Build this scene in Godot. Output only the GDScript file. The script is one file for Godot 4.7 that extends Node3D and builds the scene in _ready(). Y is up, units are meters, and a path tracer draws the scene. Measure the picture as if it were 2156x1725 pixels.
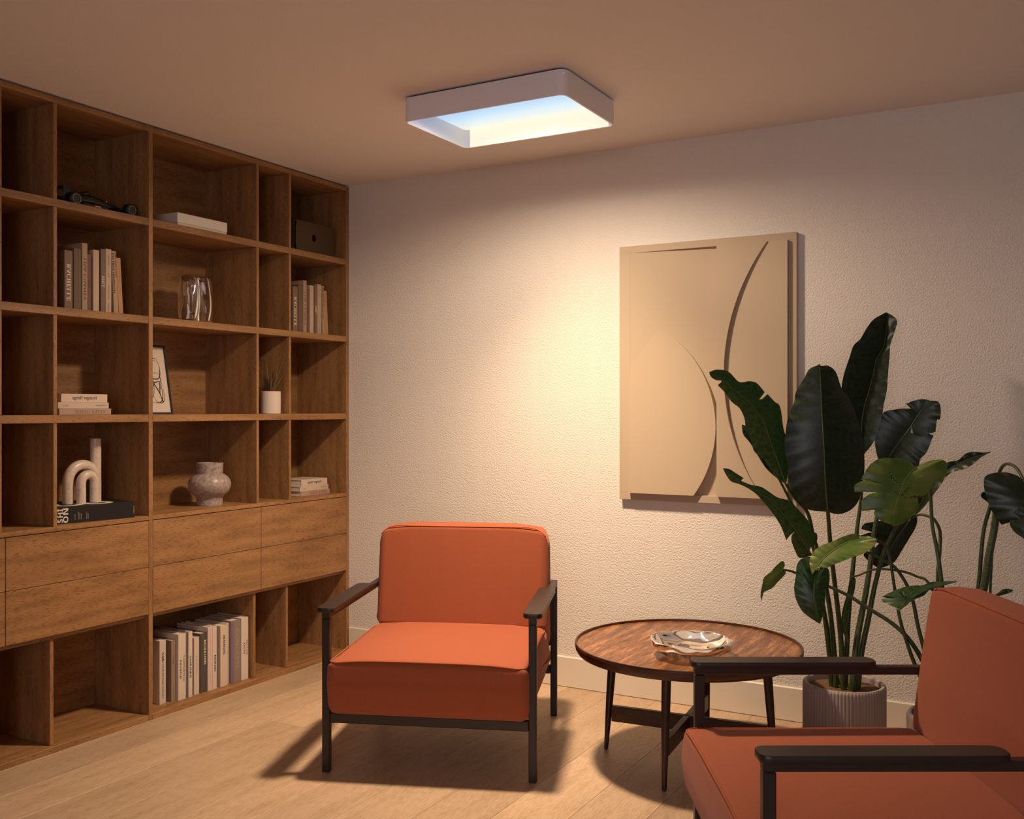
extends Node3D
# A reading corner: oak bookcase on the left, two orange armchairs, a round table, plants and a relief under a skylight-style ceiling lamp.
# Room axes: x along the back wall, z towards the camera, the bookcase front is the plane x = 0, the back wall z = 0.

class MB:
	var v := PackedVector3Array()
	var n := PackedVector3Array()
	var uv := PackedVector2Array()
	var c := PackedColorArray()
	var ix := PackedInt32Array()
	var t := Transform3D()
	var col := Color.WHITE
	func vert(p: Vector3, nn: Vector3, u := Vector2.ZERO) -> int:
		v.append(t * p)
		n.append((t.basis * nn).normalized())
		uv.append(u)
		c.append(col)
		return v.size() - 1
	func tri(a: int, b: int, d: int) -> void:
		var g := (v[b] - v[a]).cross(v[d] - v[a])
		if g.dot(n[a] + n[b] + n[d]) > 0.0:
			ix.append_array(PackedInt32Array([a, d, b]))
		else:
			ix.append_array(PackedInt32Array([a, b, d]))
	func quad(a: int, b: int, d: int, e: int) -> void:
		tri(a, b, d)
		tri(a, d, e)
	func flat(pts: Array) -> void:
		# a flat convex face; the normal is given last
		var nn: Vector3 = pts[-1]
		var id := []
		for i in pts.size() - 1:
			id.append(vert(pts[i], nn))
		for i in range(1, id.size() - 1):
			tri(id[0], id[i], id[i + 1])
	func box(a: Vector3, b: Vector3, ch := 0.0012) -> void:
		var h := (b - a) * 0.5
		var m := (a + b) * 0.5
		ch = minf(ch, minf(h.x, minf(h.y, h.z)) * 0.6)
		for ax in 3:
			var b1 := (ax + 1) % 3
			var b2 := (ax + 2) % 3
			for s in [-1.0, 1.0]:
				var f := []
				for q in [[-1, -1], [1, -1], [1, 1], [-1, 1]]:
					var p := Vector3()
					p[ax] = s * h[ax]
					p[b1] = q[0] * (h[b1] - ch)
					p[b2] = q[1] * (h[b2] - ch)
					f.append(m + p)
				var nn := Vector3()
				nn[ax] = s
				f.append(nn)
				flat(f)
				for s2 in [-1.0, 1.0]:
					# the chamfer between face ax,s and face b1,s2
					var e := []
					for q in [-1.0, 1.0]:
						var p1 := Vector3()
						p1[ax] = s * h[ax]
						p1[b1] = s2 * (h[b1] - ch)
						p1[b2] = q * (h[b2] - ch)
						e.append(m + p1)
					for q in [1.0, -1.0]:
						var p2 := Vector3()
						p2[ax] = s * (h[ax] - ch)
						p2[b1] = s2 * h[b1]
						p2[b2] = q * (h[b2] - ch)
						e.append(m + p2)
					var ne := Vector3()
					ne[ax] = s
					ne[b1] = s2
					e.append(ne.normalized())
					flat(e)
		for sx in [-1.0, 1.0]:
			for sy in [-1.0, 1.0]:
				for sz in [-1.0, 1.0]:
					var s := Vector3(sx, sy, sz)
					var k := []
					for ax in 3:
						var p := s * (h - Vector3(ch, ch, ch))
						p[ax] = s[ax] * h[ax]
						k.append(m + p)
					k.append(s.normalized())
					flat(k)
	func grid(P: Array, wrap: bool, out = null, flip := false) -> void:
		# rows of points; smooth; normals point away from `out` (a Vector3) if it is given
		var r := P.size()
		var w: int = P[0].size()
		var id := []
		for i in r:
			var row := PackedInt32Array()
			for j in w:
				var p: Vector3 = P[i][j]
				var du: Vector3 = P[mini(i + 1, r - 1)][j] - P[maxi(i - 1, 0)][j]
				var dv: Vector3 = (P[i][(j + 1) % w] - P[i][(j + w - 1) % w]) if wrap else (P[i][mini(j + 1, w - 1)] - P[i][maxi(j - 1, 0)])
				var nn := du.cross(dv)
				if nn.length() < 1e-12:
					nn = p - (out if out != null else Vector3.ZERO)
				nn = nn.normalized()
				if out != null:
					if nn.dot(p - out) < 0.0:
						nn = -nn
				elif flip:
					nn = -nn
				row.append(vert(p, nn, Vector2(float(j) / (w - 1), float(i) / maxi(1, r - 1))))
			id.append(row)
		for i in r - 1:
			for j in (w if wrap else w - 1):
				quad(id[i][j], id[i][(j + 1) % w], id[i + 1][(j + 1) % w], id[i + 1][j])
	func tube(pts: Array, rad: Array, sides := 12, caps := true, squash := 1.0) -> void:
		var k := pts.size()
		var up := Vector3(0.31, 0.2, 0.93)
		var rows := []
		for i in k:
			var d: Vector3 = (pts[mini(i + 1, k - 1)] - pts[maxi(i - 1, 0)]).normalized()
			up = (up - d * up.dot(d)).normalized()
			var s := d.cross(up)
			var row := PackedInt32Array()
			for j in sides:
				var a := TAU * j / sides
				var o := up * cos(a) + s * sin(a) * squash
				row.append(vert(pts[i] + o * rad[i], o, Vector2(float(j) / sides, float(i) / k)))
			rows.append(row)
			if caps and (i == 0 or i == k - 1):
				var nd: Vector3 = -d if i == 0 else d
				var f := []
				for j in sides:
					var a := TAU * j / sides
					f.append(pts[i] + (up * cos(a) + s * sin(a) * squash) * rad[i])
				f.append(nd)
				flat(f)
		for i in k - 1:
			for j in sides:
				quad(rows[i][j], rows[i][(j + 1) % sides], rows[i + 1][(j + 1) % sides], rows[i + 1][j])
	func lathe(prof: Array, sides := 48, rib := 0, depth := 0.0) -> void:
		# prof: pieces, each a list of Vector2(r, y) smoothed on its own; outward = left of travel is decided by rotating the tangent
		for piece in prof:
			var k: int = piece.size()
			var rows := []
			for i in k:
				var d: Vector2 = piece[mini(i + 1, k - 1)] - piece[maxi(i - 1, 0)]
				var nn := Vector2(d.y, -d.x).normalized()
				var row := PackedInt32Array()
				for j in sides + 1:
					var a := TAU * j / sides
					var rr: float = piece[i].x
					var no := Vector3(cos(a) * nn.x, nn.y, sin(a) * nn.x)
					if rib > 0 and rr > 0.001:
						var ph := fposmod(a * rib / TAU, 1.0)
						rr -= depth * (1.0 - sqrt(maxf(0.0, 1.0 - pow(2.0 * ph - 1.0, 2.0))))
						no += Vector3(-sin(a), 0, cos(a)) * (2.0 * ph - 1.0) * 0.7 * absf(nn.x)
					row.append(vert(Vector3(cos(a) * rr, piece[i].y, sin(a) * rr), no.normalized(), Vector2(float(j) / sides, float(i) / k)))
				rows.append(row)
			for i in k - 1:
				for j in sides:
					quad(rows[i][j], rows[i][j + 1], rows[i + 1][j + 1], rows[i + 1][j])
	func plate(poly: PackedVector2Array, y0: float, y1: float, ch := 0.0) -> void:
		# a horizontal plate (x, z) with its edge chamfered by ch top and bottom
		var k := poly.size()
		var area := 0.0
		for i in k:
			area += poly[i].cross(poly[(i + 1) % k])
		var sgn := 1.0 if area > 0.0 else -1.0
		var nor := PackedVector2Array()
		var inner := PackedVector2Array()
		for i in k:
			var e := (poly[(i + 1) % k] - poly[(i + k - 1) % k]).normalized()
			var o := Vector2(e.y, -e.x) * sgn
			nor.append(o)
			inner.append(poly[i] - o * ch)
		var tr := Geometry2D.triangulate_polygon(inner)
		for y in [y0, y1]:
			var nn := Vector3(0, 1.0 if y == y1 else -1.0, 0)
			var id := []
			for p in inner:
				id.append(vert(Vector3(p.x, y, p.y), nn))
			for i in range(0, tr.size(), 3):
				tri(id[tr[i]], id[tr[i + 1]], id[tr[i + 2]])
		var ring := [[inner, y1, 0.7], [poly, y1 - ch, 0.3], [poly, y0 + ch, -0.3], [inner, y0, -0.7]] if ch > 0.0 else [[poly, y1, 0.0], [poly, y0, 0.0]]
		var rows := []
		for r in ring:
			var row := PackedInt32Array()
			for i in k:
				row.append(vert(Vector3(r[0][i].x, r[1], r[0][i].y), Vector3(nor[i].x, r[2], nor[i].y)))
			rows.append(row)
		for r in rows.size() - 1:
			for i in k:
				quad(rows[r][i], rows[r][(i + 1) % k], rows[r + 1][(i + 1) % k], rows[r + 1][i])
	func prism(poly: PackedVector2Array, front: Array, back: float) -> void:
		# a slab in the (x, y) plane; its front lies at z = front[0] + front[1] x + front[2] y
		var k := poly.size()
		var nn := Vector3(-front[1], -front[2], 1).normalized()
		var tr := Geometry2D.triangulate_polygon(poly)
		var id := []
		var area := 0.0
		for i in k:
			area += poly[i].cross(poly[(i + 1) % k])
		var sgn := 1.0 if area > 0.0 else -1.0
		for p in poly:
			id.append(vert(Vector3(p.x, p.y, front[0] + front[1] * p.x + front[2] * p.y), nn))
		for i in range(0, tr.size(), 3):
			tri(id[tr[i]], id[tr[i + 1]], id[tr[i + 2]])
		for i in k:
			var a := poly[i]
			var b := poly[(i + 1) % k]
			var e := (b - a).normalized()
			var o := Vector3(e.y, -e.x, 0) * sgn
			flat([Vector3(a.x, a.y, front[0] + front[1] * a.x + front[2] * a.y), Vector3(b.x, b.y, front[0] + front[1] * b.x + front[2] * b.y), Vector3(b.x, b.y, back), Vector3(a.x, a.y, back), o])
	func cushion(prof: PackedVector2Array, hw: float, r: float, crown := 0.0) -> void:
		# an upholstered block: a closed side profile (z, y) swept along x, its ends rounded with radius r
		var k := prof.size()
		var cen := Vector2.ZERO
		var area := 0.0
		for i in k:
			cen += prof[i] / k
			area += prof[i].cross(prof[(i + 1) % k])
		var sgn := 1.0 if area > 0.0 else -1.0
		var nor := PackedVector2Array()
		for i in k:
			var e := (prof[(i + 1) % k] - prof[(i + k - 1) % k]).normalized()
			nor.append(Vector2(e.y, -e.x) * sgn)
		var xs := []
		for s in 9:
			var a := PI / 2 * (s / 8.0 - 1.0)
			xs.append([-(hw - r) + r * sin(a), r * (1.0 - cos(a))])
		for s in 5:
			xs.append([lerpf(-(hw - r), hw - r, (s + 1) / 6.0), 0.0])
		for s in 9:
			var a := PI / 2 * (s / 8.0)
			xs.append([(hw - r) + r * sin(a), r * (1.0 - cos(a))])
		var P := []
		for x in xs:
			var row := PackedVector3Array()
			var lift: float = crown * (1.0 - pow(x[0] / hw, 4.0))
			for i in k:
				var p: Vector2 = prof[i] - nor[i] * x[1]
				row.append(Vector3(x[0], p.y + lift * maxf(0.0, nor[i].y), p.x))
			P.append(row)
		grid(P, true, null, sgn > 0.0)
		for e in [0, P.size() - 1]:
			var f := []
			for q in P[e]:
				f.append(q)
			var m := Vector3.ZERO
			for q in f:
				m += q / f.size()
			var nn := Vector3(-1 if e == 0 else 1, 0, 0)
			var mid := vert(m, nn)
			var ids := []
			for q in f:
				ids.append(vert(q, nn))
			for i in k:
				tri(mid, ids[i], ids[(i + 1) % k])
	func arrays(a: Array, x: Transform3D, nn: Vector3) -> void:
		var vs: PackedVector3Array = a[Mesh.ARRAY_VERTEX]
		var idx = a[Mesh.ARRAY_INDEX]
		var base := v.size()
		for p in vs:
			vert(x * p, nn)
		if idx == null:
			for i in range(0, vs.size(), 3):
				tri(base + i, base + i + 1, base + i + 2)
		else:
			for i in range(0, idx.size(), 3):
				tri(base + idx[i], base + idx[i + 1], base + idx[i + 2])
	func mesh() -> ArrayMesh:
		var a := []
		a.resize(Mesh.ARRAY_MAX)
		a[Mesh.ARRAY_VERTEX] = v
		a[Mesh.ARRAY_NORMAL] = n
		a[Mesh.ARRAY_TEX_UV] = uv
		a[Mesh.ARRAY_COLOR] = c
		a[Mesh.ARRAY_INDEX] = ix
		var m := ArrayMesh.new()
		m.add_surface_from_arrays(Mesh.PRIMITIVE_TRIANGLES, a)
		return m

class Mats:
	var wall: Material; var unseen_wall_dark: Material; var ceiling: Material; var trim: Material; var planks := []; var oak_h: Material; var oak_v: Material; var oak_dark: Material
	var fabric: Material; var welt: Material; var frame_wood: Material; var walnut_top: Material; var walnut_edge: Material; var walnut_dark: Material
	var glass: Material; var art: Material; var lamp_white: Material; var lamp_sky: Material; var lamp_wall_glow: Material; var black_gap: Material
	var leaf_dark: Material; var leaf_mid: Material; var leaf_bright: Material; var stalk: Material; var stalk_thick: Material; var rib: Material; var rib_light: Material
	var planter: Material; var soil: Material; var cream: Material; var marble: Material; var stone: Material; var paper: Material; var white_box: Material
	var black: Material; var black_gloss: Material; var rim: Material; var pot_white: Material; var aloe: Material; var gold: Material; var ink: Material; var white_ink: Material; var dark_box: Material; var book := {}

var M := Mats.new()
var strelitzia: Node3D
var monstera: Node3D
var names := {}

func lin(r: float, g: float, b: float) -> Color:
	return Color(r, g, b).linear_to_srgb()

func numbered(called: String) -> String:
	var k: int = names.get(called, 0)
	names[called] = k + 1
	return called if k == 0 else "%s_%03d" % [called, k]

func obj(called: String, b: MB, m: Material, parent: Node = self) -> MeshInstance3D:
	var o := MeshInstance3D.new()
	o.name = numbered(called) if parent == self else called
	o.mesh = b.mesh()
	o.material_override = m
	parent.add_child(o, true)
	return o

func thing(called: String, label: String, category: String, at := Vector3.ZERO, turn := 0.0, group := "") -> Node3D:
	var o := Node3D.new()
	o.name = numbered(called)
	add_child(o, true)
	o.position = at
	o.rotation.y = turn
	tag(o, label, category, group)
	return o

func tag(o: Node, label: String, category: String, group := "") -> void:
	o.set_meta("label", label)
	o.set_meta("category", category)
	if group:
		o.set_meta("group", group)

func struct(called: String, b: MB, m: Material, label: String) -> MeshInstance3D:
	var o := obj(called, b, m)
	o.name = called
	o.set_meta("kind", "structure")
	o.set_meta("label", label)
	return o

func bx(a: Vector3, b: Vector3, ch := 0.0012) -> MB:
	var m := MB.new()
	m.box(a, b, ch)
	return m

func rounded(poly: Array, steps := 6) -> PackedVector2Array:
	# poly: [x, y, radius] corners in order
	var out := PackedVector2Array()
	var k := poly.size()
	for i in k:
		var p := Vector2(poly[i][0], poly[i][1])
		var a := Vector2(poly[(i + k - 1) % k][0], poly[(i + k - 1) % k][1])
		var b := Vector2(poly[(i + 1) % k][0], poly[(i + 1) % k][1])
		var r: float = poly[i][2]
		if r <= 0.0:
			out.append(p)
			continue
		var u := (a - p).normalized()
		var w := (b - p).normalized()
		var half := acos(clampf(u.dot(w), -1, 1)) / 2.0
		var d := minf(r / tan(half), minf(p.distance_to(a), p.distance_to(b)) * 0.499)
		for s in steps + 1:
			var f := float(s) / steps
			out.append((p + u * d).lerp(p, f).lerp(p.lerp(p + w * d, f), f))
	return out

func dense(poly: PackedVector2Array, gap: float) -> PackedVector2Array:
	var out := PackedVector2Array()
	for i in poly.size():
		var a := poly[i]
		var b := poly[(i + 1) % poly.size()]
		var s := maxi(1, int(ceil(a.distance_to(b) / gap)))
		for j in s:
			out.append(a.lerp(b, float(j) / s))
	return out

# ---------------------------------------------------------------- lettering
var fonts := {}
func font(kind: String) -> SystemFont:
	if not fonts.has(kind):
		var f := SystemFont.new()
		f.font_names = PackedStringArray(["Droid Serif" if kind.begins_with("serif") else "Droid Sans"])
		f.font_weight = 700 if kind.ends_with("bold") else 400
		fonts[kind] = f
	return fonts[kind]

func letters(b: MB, words: String, kind: String, at: Vector3, along: Vector3, upward: Vector3, length: float, height: float) -> void:
	# words laid flat with their centre at `at`, running along `along` over `length`, capitals `height` tall towards `upward`
	var tm := TextMesh.new()
	tm.text = words
	tm.font = font(kind)
	tm.font_size = 32
	tm.pixel_size = 0.01
	tm.depth = 0.0
	tm.curve_step = 2.0
	var a := tm.get_mesh_arrays()
	var vs: PackedVector3Array = a[Mesh.ARRAY_VERTEX]
	if vs.is_empty():
		return
	var lo := vs[0]
	var hi := vs[0]
	for p in vs:
		lo = lo.min(p)
		hi = hi.max(p)
	var k := Vector3(length / maxf(hi.x - lo.x, 1e-6), height / maxf(hi.y - lo.y, 1e-6), 1.0)
	var m := (lo + hi) * 0.5
	var nn := along.cross(upward).normalized()
	var x := Transform3D(Basis(along * k.x, upward * k.y, nn * 0.0001), Vector3.ZERO)
	x.origin = at - x.basis * m
	b.arrays(a, x, Vector3(absf(nn.x), absf(nn.y), absf(nn.z)))

# ---------------------------------------------------------------- materials
func noise_tex(freq: float, ramp: Array, seed_: int, oct := 5, kind := FastNoiseLite.TYPE_SIMPLEX_SMOOTH, size := 512, normal := 0.0, gain := 0.5) -> NoiseTexture2D:
	var f := FastNoiseLite.new()
	f.noise_type = kind
	f.frequency = freq
	f.seed = seed_
	f.fractal_octaves = oct
	f.fractal_gain = gain
	var t := NoiseTexture2D.new()
	t.width = size
	t.height = size
	t.seamless = true
	t.seamless_blend_skirt = 0.2
	t.noise = f
	if normal > 0.0:
		t.as_normal_map = true
		t.bump_strength = normal
	elif ramp.size():
		var g := Gradient.new()
		g.offsets = PackedFloat32Array(ramp[0])
		g.colors = PackedColorArray(ramp[1])
		t.color_ramp = g
	return t

func mat(c: Color, rough := 0.6, metal := 0.0) -> StandardMaterial3D:
	var m := StandardMaterial3D.new()
	m.albedo_color = c
	m.roughness = rough
	m.metallic = metal
	return m

func tri_mat(tex: Texture2D, scale: Vector3, rough: float, tint := Color.WHITE) -> StandardMaterial3D:
	var m := mat(tint, rough)
	m.albedo_texture = tex
	m.uv1_triplanar = true
	m.uv1_triplanar_sharpness = 8.0
	m.uv1_scale = scale
	return m

func with_detail(m: StandardMaterial3D, tex: Texture2D, scale: Vector3) -> StandardMaterial3D:
	m.detail_enabled = true
	m.detail_albedo = tex
	m.detail_blend_mode = BaseMaterial3D.BLEND_MODE_MUL
	m.detail_uv_layer = BaseMaterial3D.DETAIL_UV_2
	m.uv2_triplanar = true
	m.uv2_triplanar_sharpness = 8.0
	m.uv2_scale = scale
	return m

func make_materials() -> void:
	var plaster := noise_tex(0.06, [], 5, 3, FastNoiseLite.TYPE_SIMPLEX_SMOOTH, 512)
	var wall := mat(lin(0.78, 0.73, 0.66), 0.92)
	wall.uv1_triplanar = true
	wall.uv1_scale = Vector3(3.2, 3.2, 3.2)
	wall.heightmap_enabled = true
	wall.heightmap_texture = plaster
	wall.heightmap_scale = WALL_BUMP
	M.wall = wall
	M.unseen_wall_dark = mat(lin(0.22, 0.18, 0.16), 0.92)  # for unseen walls, kept dark to cut light bounced into the shelves
	var ceil := mat(lin(0.82, 0.77, 0.74), 0.95)
	ceil.uv1_triplanar = true
	ceil.uv1_scale = Vector3(4, 4, 4)
	ceil.heightmap_enabled = true
	ceil.heightmap_texture = plaster
	ceil.heightmap_scale = WALL_BUMP * 0.4
	M.ceiling = ceil
	M.trim = mat(lin(0.80, 0.72, 0.60), 0.5)
	# woods
	var streak := noise_tex(0.05, [[0.0, 0.42, 0.6, 1.0], [Color(0.86, 0.83, 0.80), Color(0.96, 0.95, 0.94), Color(1, 1, 1), Color(1, 1, 1)]], 21, 4)
	var tick := noise_tex(0.09, [[0.0, 0.25, 0.36, 1.0], [Color(0.55, 0.47, 0.4), Color(0.8, 0.76, 0.72), Color(1, 1, 1), Color(1, 1, 1)]], 77, 3)
	var oak := noise_tex(0.012, [[0.0, 0.35, 0.55, 0.75, 1.0], [lin(0.22, 0.108, 0.040), lin(0.29, 0.148, 0.056), lin(0.34, 0.174, 0.066), lin(0.37, 0.194, 0.076), lin(0.40, 0.215, 0.086)]], 3, 5)
	M.oak_h = with_detail(tri_mat(oak, Vector3(2.5, 2.5, 0.35), 0.5), tick, Vector3(5, 5, 0.55))
	M.oak_v = with_detail(tri_mat(oak, Vector3(2.5, 0.35, 2.5), 0.5), tick, Vector3(5, 0.55, 5))
	M.black_gap = mat(lin(0.012, 0.008, 0.006), 0.9)
	var floor_tex := noise_tex(0.014, [[0.0, 0.4, 0.6, 1.0], [lin(0.46, 0.325, 0.20), lin(0.53, 0.38, 0.245), lin(0.56, 0.405, 0.265), lin(0.59, 0.43, 0.285)]], 9, 5)
	for i in 5:
		var k: float = [1.0, 0.95, 1.04, 0.97, 1.02][i]
		var w := with_detail(tri_mat(floor_tex, Vector3(2.2, 2.2, 0.3), 0.42, Color(k, k, k)), streak, Vector3(6, 6, 0.7))
		w.uv1_offset = Vector3(0.37 * i, 0.0, 0.53 * i)
		w.uv2_offset = Vector3(0.21 * i, 0.0, 0.13 * i)
		w.metallic_specular = 0.4
		M.planks.append(w)
	var fab := noise_tex(0.11, [[0.0, 0.35, 0.6, 1.0], [lin(0.24, 0.060, 0.026), lin(0.32, 0.085, 0.038), lin(0.365, 0.102, 0.045), lin(0.44, 0.132, 0.058)]], 13, 3, FastNoiseLite.TYPE_SIMPLEX_SMOOTH, 512)
	var f := tri_mat(fab, Vector3(7, 11, 7), 0.92)
	f.metallic_specular = 0.25
	f.rim_enabled = true
	f.rim = 0.25
	f.rim_tint = 0.9
	f.heightmap_enabled = true
	f.heightmap_texture = noise_tex(0.16, [], 14, 2)
	f.heightmap_scale = 0.05
	M.fabric = f
	M.welt = mat(lin(0.36, 0.085, 0.03), 0.9)
	M.frame_wood = mat(lin(0.024, 0.0135, 0.010), 0.42)
	var wal := noise_tex(0.012, [[0.0, 0.32, 0.47, 0.53, 0.68, 1.0], [lin(0.10, 0.038, 0.013), lin(0.20, 0.078, 0.026), lin(0.28, 0.115, 0.040), lin(0.18, 0.07, 0.024), lin(0.34, 0.15, 0.055), lin(0.46, 0.23, 0.095)]], 31, 4)
	var fine := noise_tex(0.045, [[0.0, 0.4, 0.55, 1.0], [Color(0.62, 0.55, 0.5), Color(0.85, 0.8, 0.78), Color(1, 1, 1), Color(1, 1, 1)]], 32, 3)
	M.walnut_top = with_detail(tri_mat(wal, Vector3(4.2, 4.2, 0.45), 0.33), fine, Vector3(7, 7, 0.6))
	M.walnut_edge = with_detail(tri_mat(wal, Vector3(0.7, 9, 0.7), 0.42, Color(0.55, 0.47, 0.45)), fine, Vector3(0.7, 11, 0.7))
	M.walnut_dark = with_detail(tri_mat(wal, Vector3(9, 0.7, 9), 0.4, Color(0.43, 0.36, 0.34)), fine, Vector3(9, 0.8, 9))
	var g := StandardMaterial3D.new()
	g.albedo_color = Color(1, 1, 1, 0.0)
	g.roughness = 0.0
	g.refraction_enabled = true
	g.refraction_scale = 0.05
	g.transparency = BaseMaterial3D.TRANSPARENCY_ALPHA
	M.glass = g
	M.art = mat(lin(0.48, 0.38, 0.265), 0.75)
	M.lamp_white = mat(lin(0.84, 0.82, 0.86), 0.45)
	# plants
	var spots := noise_tex(0.02, [[0.0, 0.4, 0.6, 1.0], [Color(0.6, 0.62, 0.6), Color(0.85, 0.85, 0.85), Color(1, 1, 1), Color(1, 1, 1)]], 41, 4)
	var vari := noise_tex(0.006, [[0.0, 0.42, 0.56, 1.0], [lin(0.05, 0.105, 0.018), lin(0.085, 0.16, 0.024), lin(0.135, 0.20, 0.035), lin(0.25, 0.26, 0.08)]], 43, 5)
	var ld := tri_mat(spots, Vector3(5, 5, 5), 0.38, lin(0.016, 0.034, 0.013))
	var lm := tri_mat(spots, Vector3(5, 5, 5), 0.38, lin(0.032, 0.085, 0.022))
	var lb := tri_mat(vari, Vector3(2.2, 2.2, 2.2), 0.4)
	for l in [ld, lm, lb]:
		l.backlight_enabled = true
		l.backlight = Color(0.28, 0.34, 0.16)
		l.cull_mode = BaseMaterial3D.CULL_DISABLED
	M.leaf_dark = ld
	M.leaf_mid = lm
	M.leaf_bright = lb
	M.rib = mat(lin(0.085, 0.12, 0.035), 0.45)
	M.rib_light = mat(lin(0.22, 0.27, 0.09), 0.45)
	M.stalk = tri_mat(spots, Vector3(9, 3, 9), 0.45, lin(0.05, 0.078, 0.018))
	M.stalk_thick = tri_mat(spots, Vector3(9, 9, 9), 0.5, lin(0.07, 0.095, 0.03))
	M.planter = mat(lin(0.40, 0.33, 0.31), 0.7)
	var dirt := tri_mat(noise_tex(0.06, [[0.0, 0.45, 0.7, 1.0], [lin(0.035, 0.018, 0.008), lin(0.12, 0.06, 0.025), lin(0.21, 0.115, 0.05), lin(0.3, 0.18, 0.09)]], 51, 4), Vector3(8, 8, 8), 0.95)
	M.soil = dirt
	# small things
	M.cream = mat(lin(0.70, 0.57, 0.45), 0.5)
	M.paper = mat(lin(0.72, 0.64, 0.52), 0.9)
	M.white_box = mat(lin(0.74, 0.68, 0.60), 0.6)
	M.marble = tri_mat(noise_tex(0.008, [[0.0, 0.47, 0.5, 0.53, 1.0], [lin(0.66, 0.54, 0.43), lin(0.68, 0.56, 0.45), lin(0.52, 0.40, 0.31), lin(0.68, 0.56, 0.45), lin(0.72, 0.60, 0.49)]], 61, 3), Vector3(3, 3, 3), 0.3)
	M.stone = tri_mat(noise_tex(0.02, [[0.0, 0.4, 0.6, 1.0], [lin(0.20, 0.15, 0.13), lin(0.31, 0.245, 0.215), lin(0.38, 0.305, 0.27), lin(0.48, 0.40, 0.36)]], 62, 5), Vector3(5, 5, 5), 0.38)
	M.black = mat(lin(0.008, 0.007, 0.007), 0.5)
	M.black_gloss = mat(lin(0.006, 0.006, 0.006), 0.15)
	M.rim = mat(lin(0.5, 0.45, 0.4), 0.25, 1.0)
	M.gold = mat(lin(0.7, 0.42, 0.12), 0.3, 1.0)
	M.pot_white = mat(lin(0.70, 0.60, 0.50), 0.55)
	M.aloe = tri_mat(noise_tex(0.02, [[0.0, 0.4, 0.62, 1.0], [lin(0.05, 0.07, 0.02), lin(0.10, 0.09, 0.03), lin(0.22, 0.06, 0.03), lin(0.3, 0.07, 0.035)]], 66, 3), Vector3(6, 3, 6), 0.5)
	M.ink = mat(lin(0.02, 0.017, 0.015), 0.6)
	M.white_ink = mat(lin(0.75, 0.68, 0.58), 0.6)
	M.dark_box = mat(lin(0.095, 0.058, 0.028), 0.8)

func book_mat(c: Color) -> Material:
	if not M.book.has(c):
		M.book[c] = mat(c, 0.6)
	return M.book[c]

# ---------------------------------------------------------------- camera, sky, light
const WALL_BUMP := 0.22
const WARM := Vector3(1.0, 0.68, 0.42)

func set_the_view() -> void:
	var cam := Camera3D.new()
	cam.name = "camera"
	cam.position = Vector3(3.346, 1.304, 4.177)
	cam.rotation.y = deg_to_rad(29.32)
	cam.fov = rad_to_deg(2.0 * atan(862.5 / 2077.0))
	cam.near = 0.05
	cam.far = 60.0
	add_child(cam)
	cam.current = true
	var we := WorldEnvironment.new()
	we.name = "environment"
	var e := Environment.new()
	e.background_mode = Environment.BG_COLOR
	e.background_color = Color(0.55, 0.56, 0.62)
	e.tonemap_mode = Environment.TONE_MAPPER_LINEAR
	e.tonemap_exposure = 1.1
	e.sdfgi_enabled = true
	e.ssao_enabled = true
	e.ssil_enabled = true
	we.environment = e
	add_child(we)
	# the lamp's own lights sit inside its housing, behind the front lip of the recess
	var down := SpotLight3D.new()
	down.name = "ceiling_lamp_down_light"
	down.light_color = lin(1.0, 0.72, 0.48)
	down.light_energy = 6.0
	down.spot_angle = 62.0
	down.spot_angle_attenuation = 1.0
	down.spot_range = 9.0
	down.spot_attenuation = 2.0
	down.light_size = 0.10
	down.shadow_enabled = true
	add_child(down)
	down.look_at_from_position(Vector3(1.48, 2.462, 0.99), Vector3(1.32, 0.0, 1.02), Vector3.FORWARD)
	var wide := SpotLight3D.new()
	wide.name = "ceiling_lamp_wide_light"
	wide.light_color = lin(1.0, 0.76, 0.55)
	wide.light_energy = 2.3
	wide.spot_angle = 86.0
	wide.spot_angle_attenuation = 0.5
	wide.spot_range = 9.0
	wide.spot_attenuation = 2.0
	wide.light_size = 0.08
	wide.shadow_enabled = true
	add_child(wide)
	wide.look_at_from_position(Vector3(1.48, 2.462, 0.995), Vector3(1.48, 0.0, 0.95), Vector3.FORWARD)
	var sun := SpotLight3D.new()
	sun.name = "ceiling_lamp_beam_light"
	sun.light_color = lin(1.0, 0.76, 0.46)
	sun.light_energy = 1.15
	sun.spot_angle = 29.0
	sun.spot_angle_attenuation = 1.0
	sun.spot_range = 8.0
	sun.spot_attenuation = 2.0
	sun.light_size = 0.05
	sun.shadow_enabled = true
	add_child(sun)
	sun.look_at_from_position(Vector3(1.48, 2.462, 1.02), Vector3(1.44, 1.2, 0.0), Vector3.UP)
	# unseen window light, placed to reach bookcase, chair fronts and lamp sides
	var unseen_light := AreaLight3D.new()
	unseen_light.name = "unseen_window_light"
	unseen_light.area_size = Vector2(2.0, 1.5)
	unseen_light.light_color = lin(1.0, 0.93, 1.02)
	unseen_light.light_energy = 2.7
	unseen_light.area_range = 9.0
	unseen_light.area_attenuation = 2.0
	unseen_light.position = Vector3(3.7, 1.45, 5.87)
	unseen_light.rotation.y = 0.0
	unseen_light.shadow_enabled = true
	add_child(unseen_light)

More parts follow.
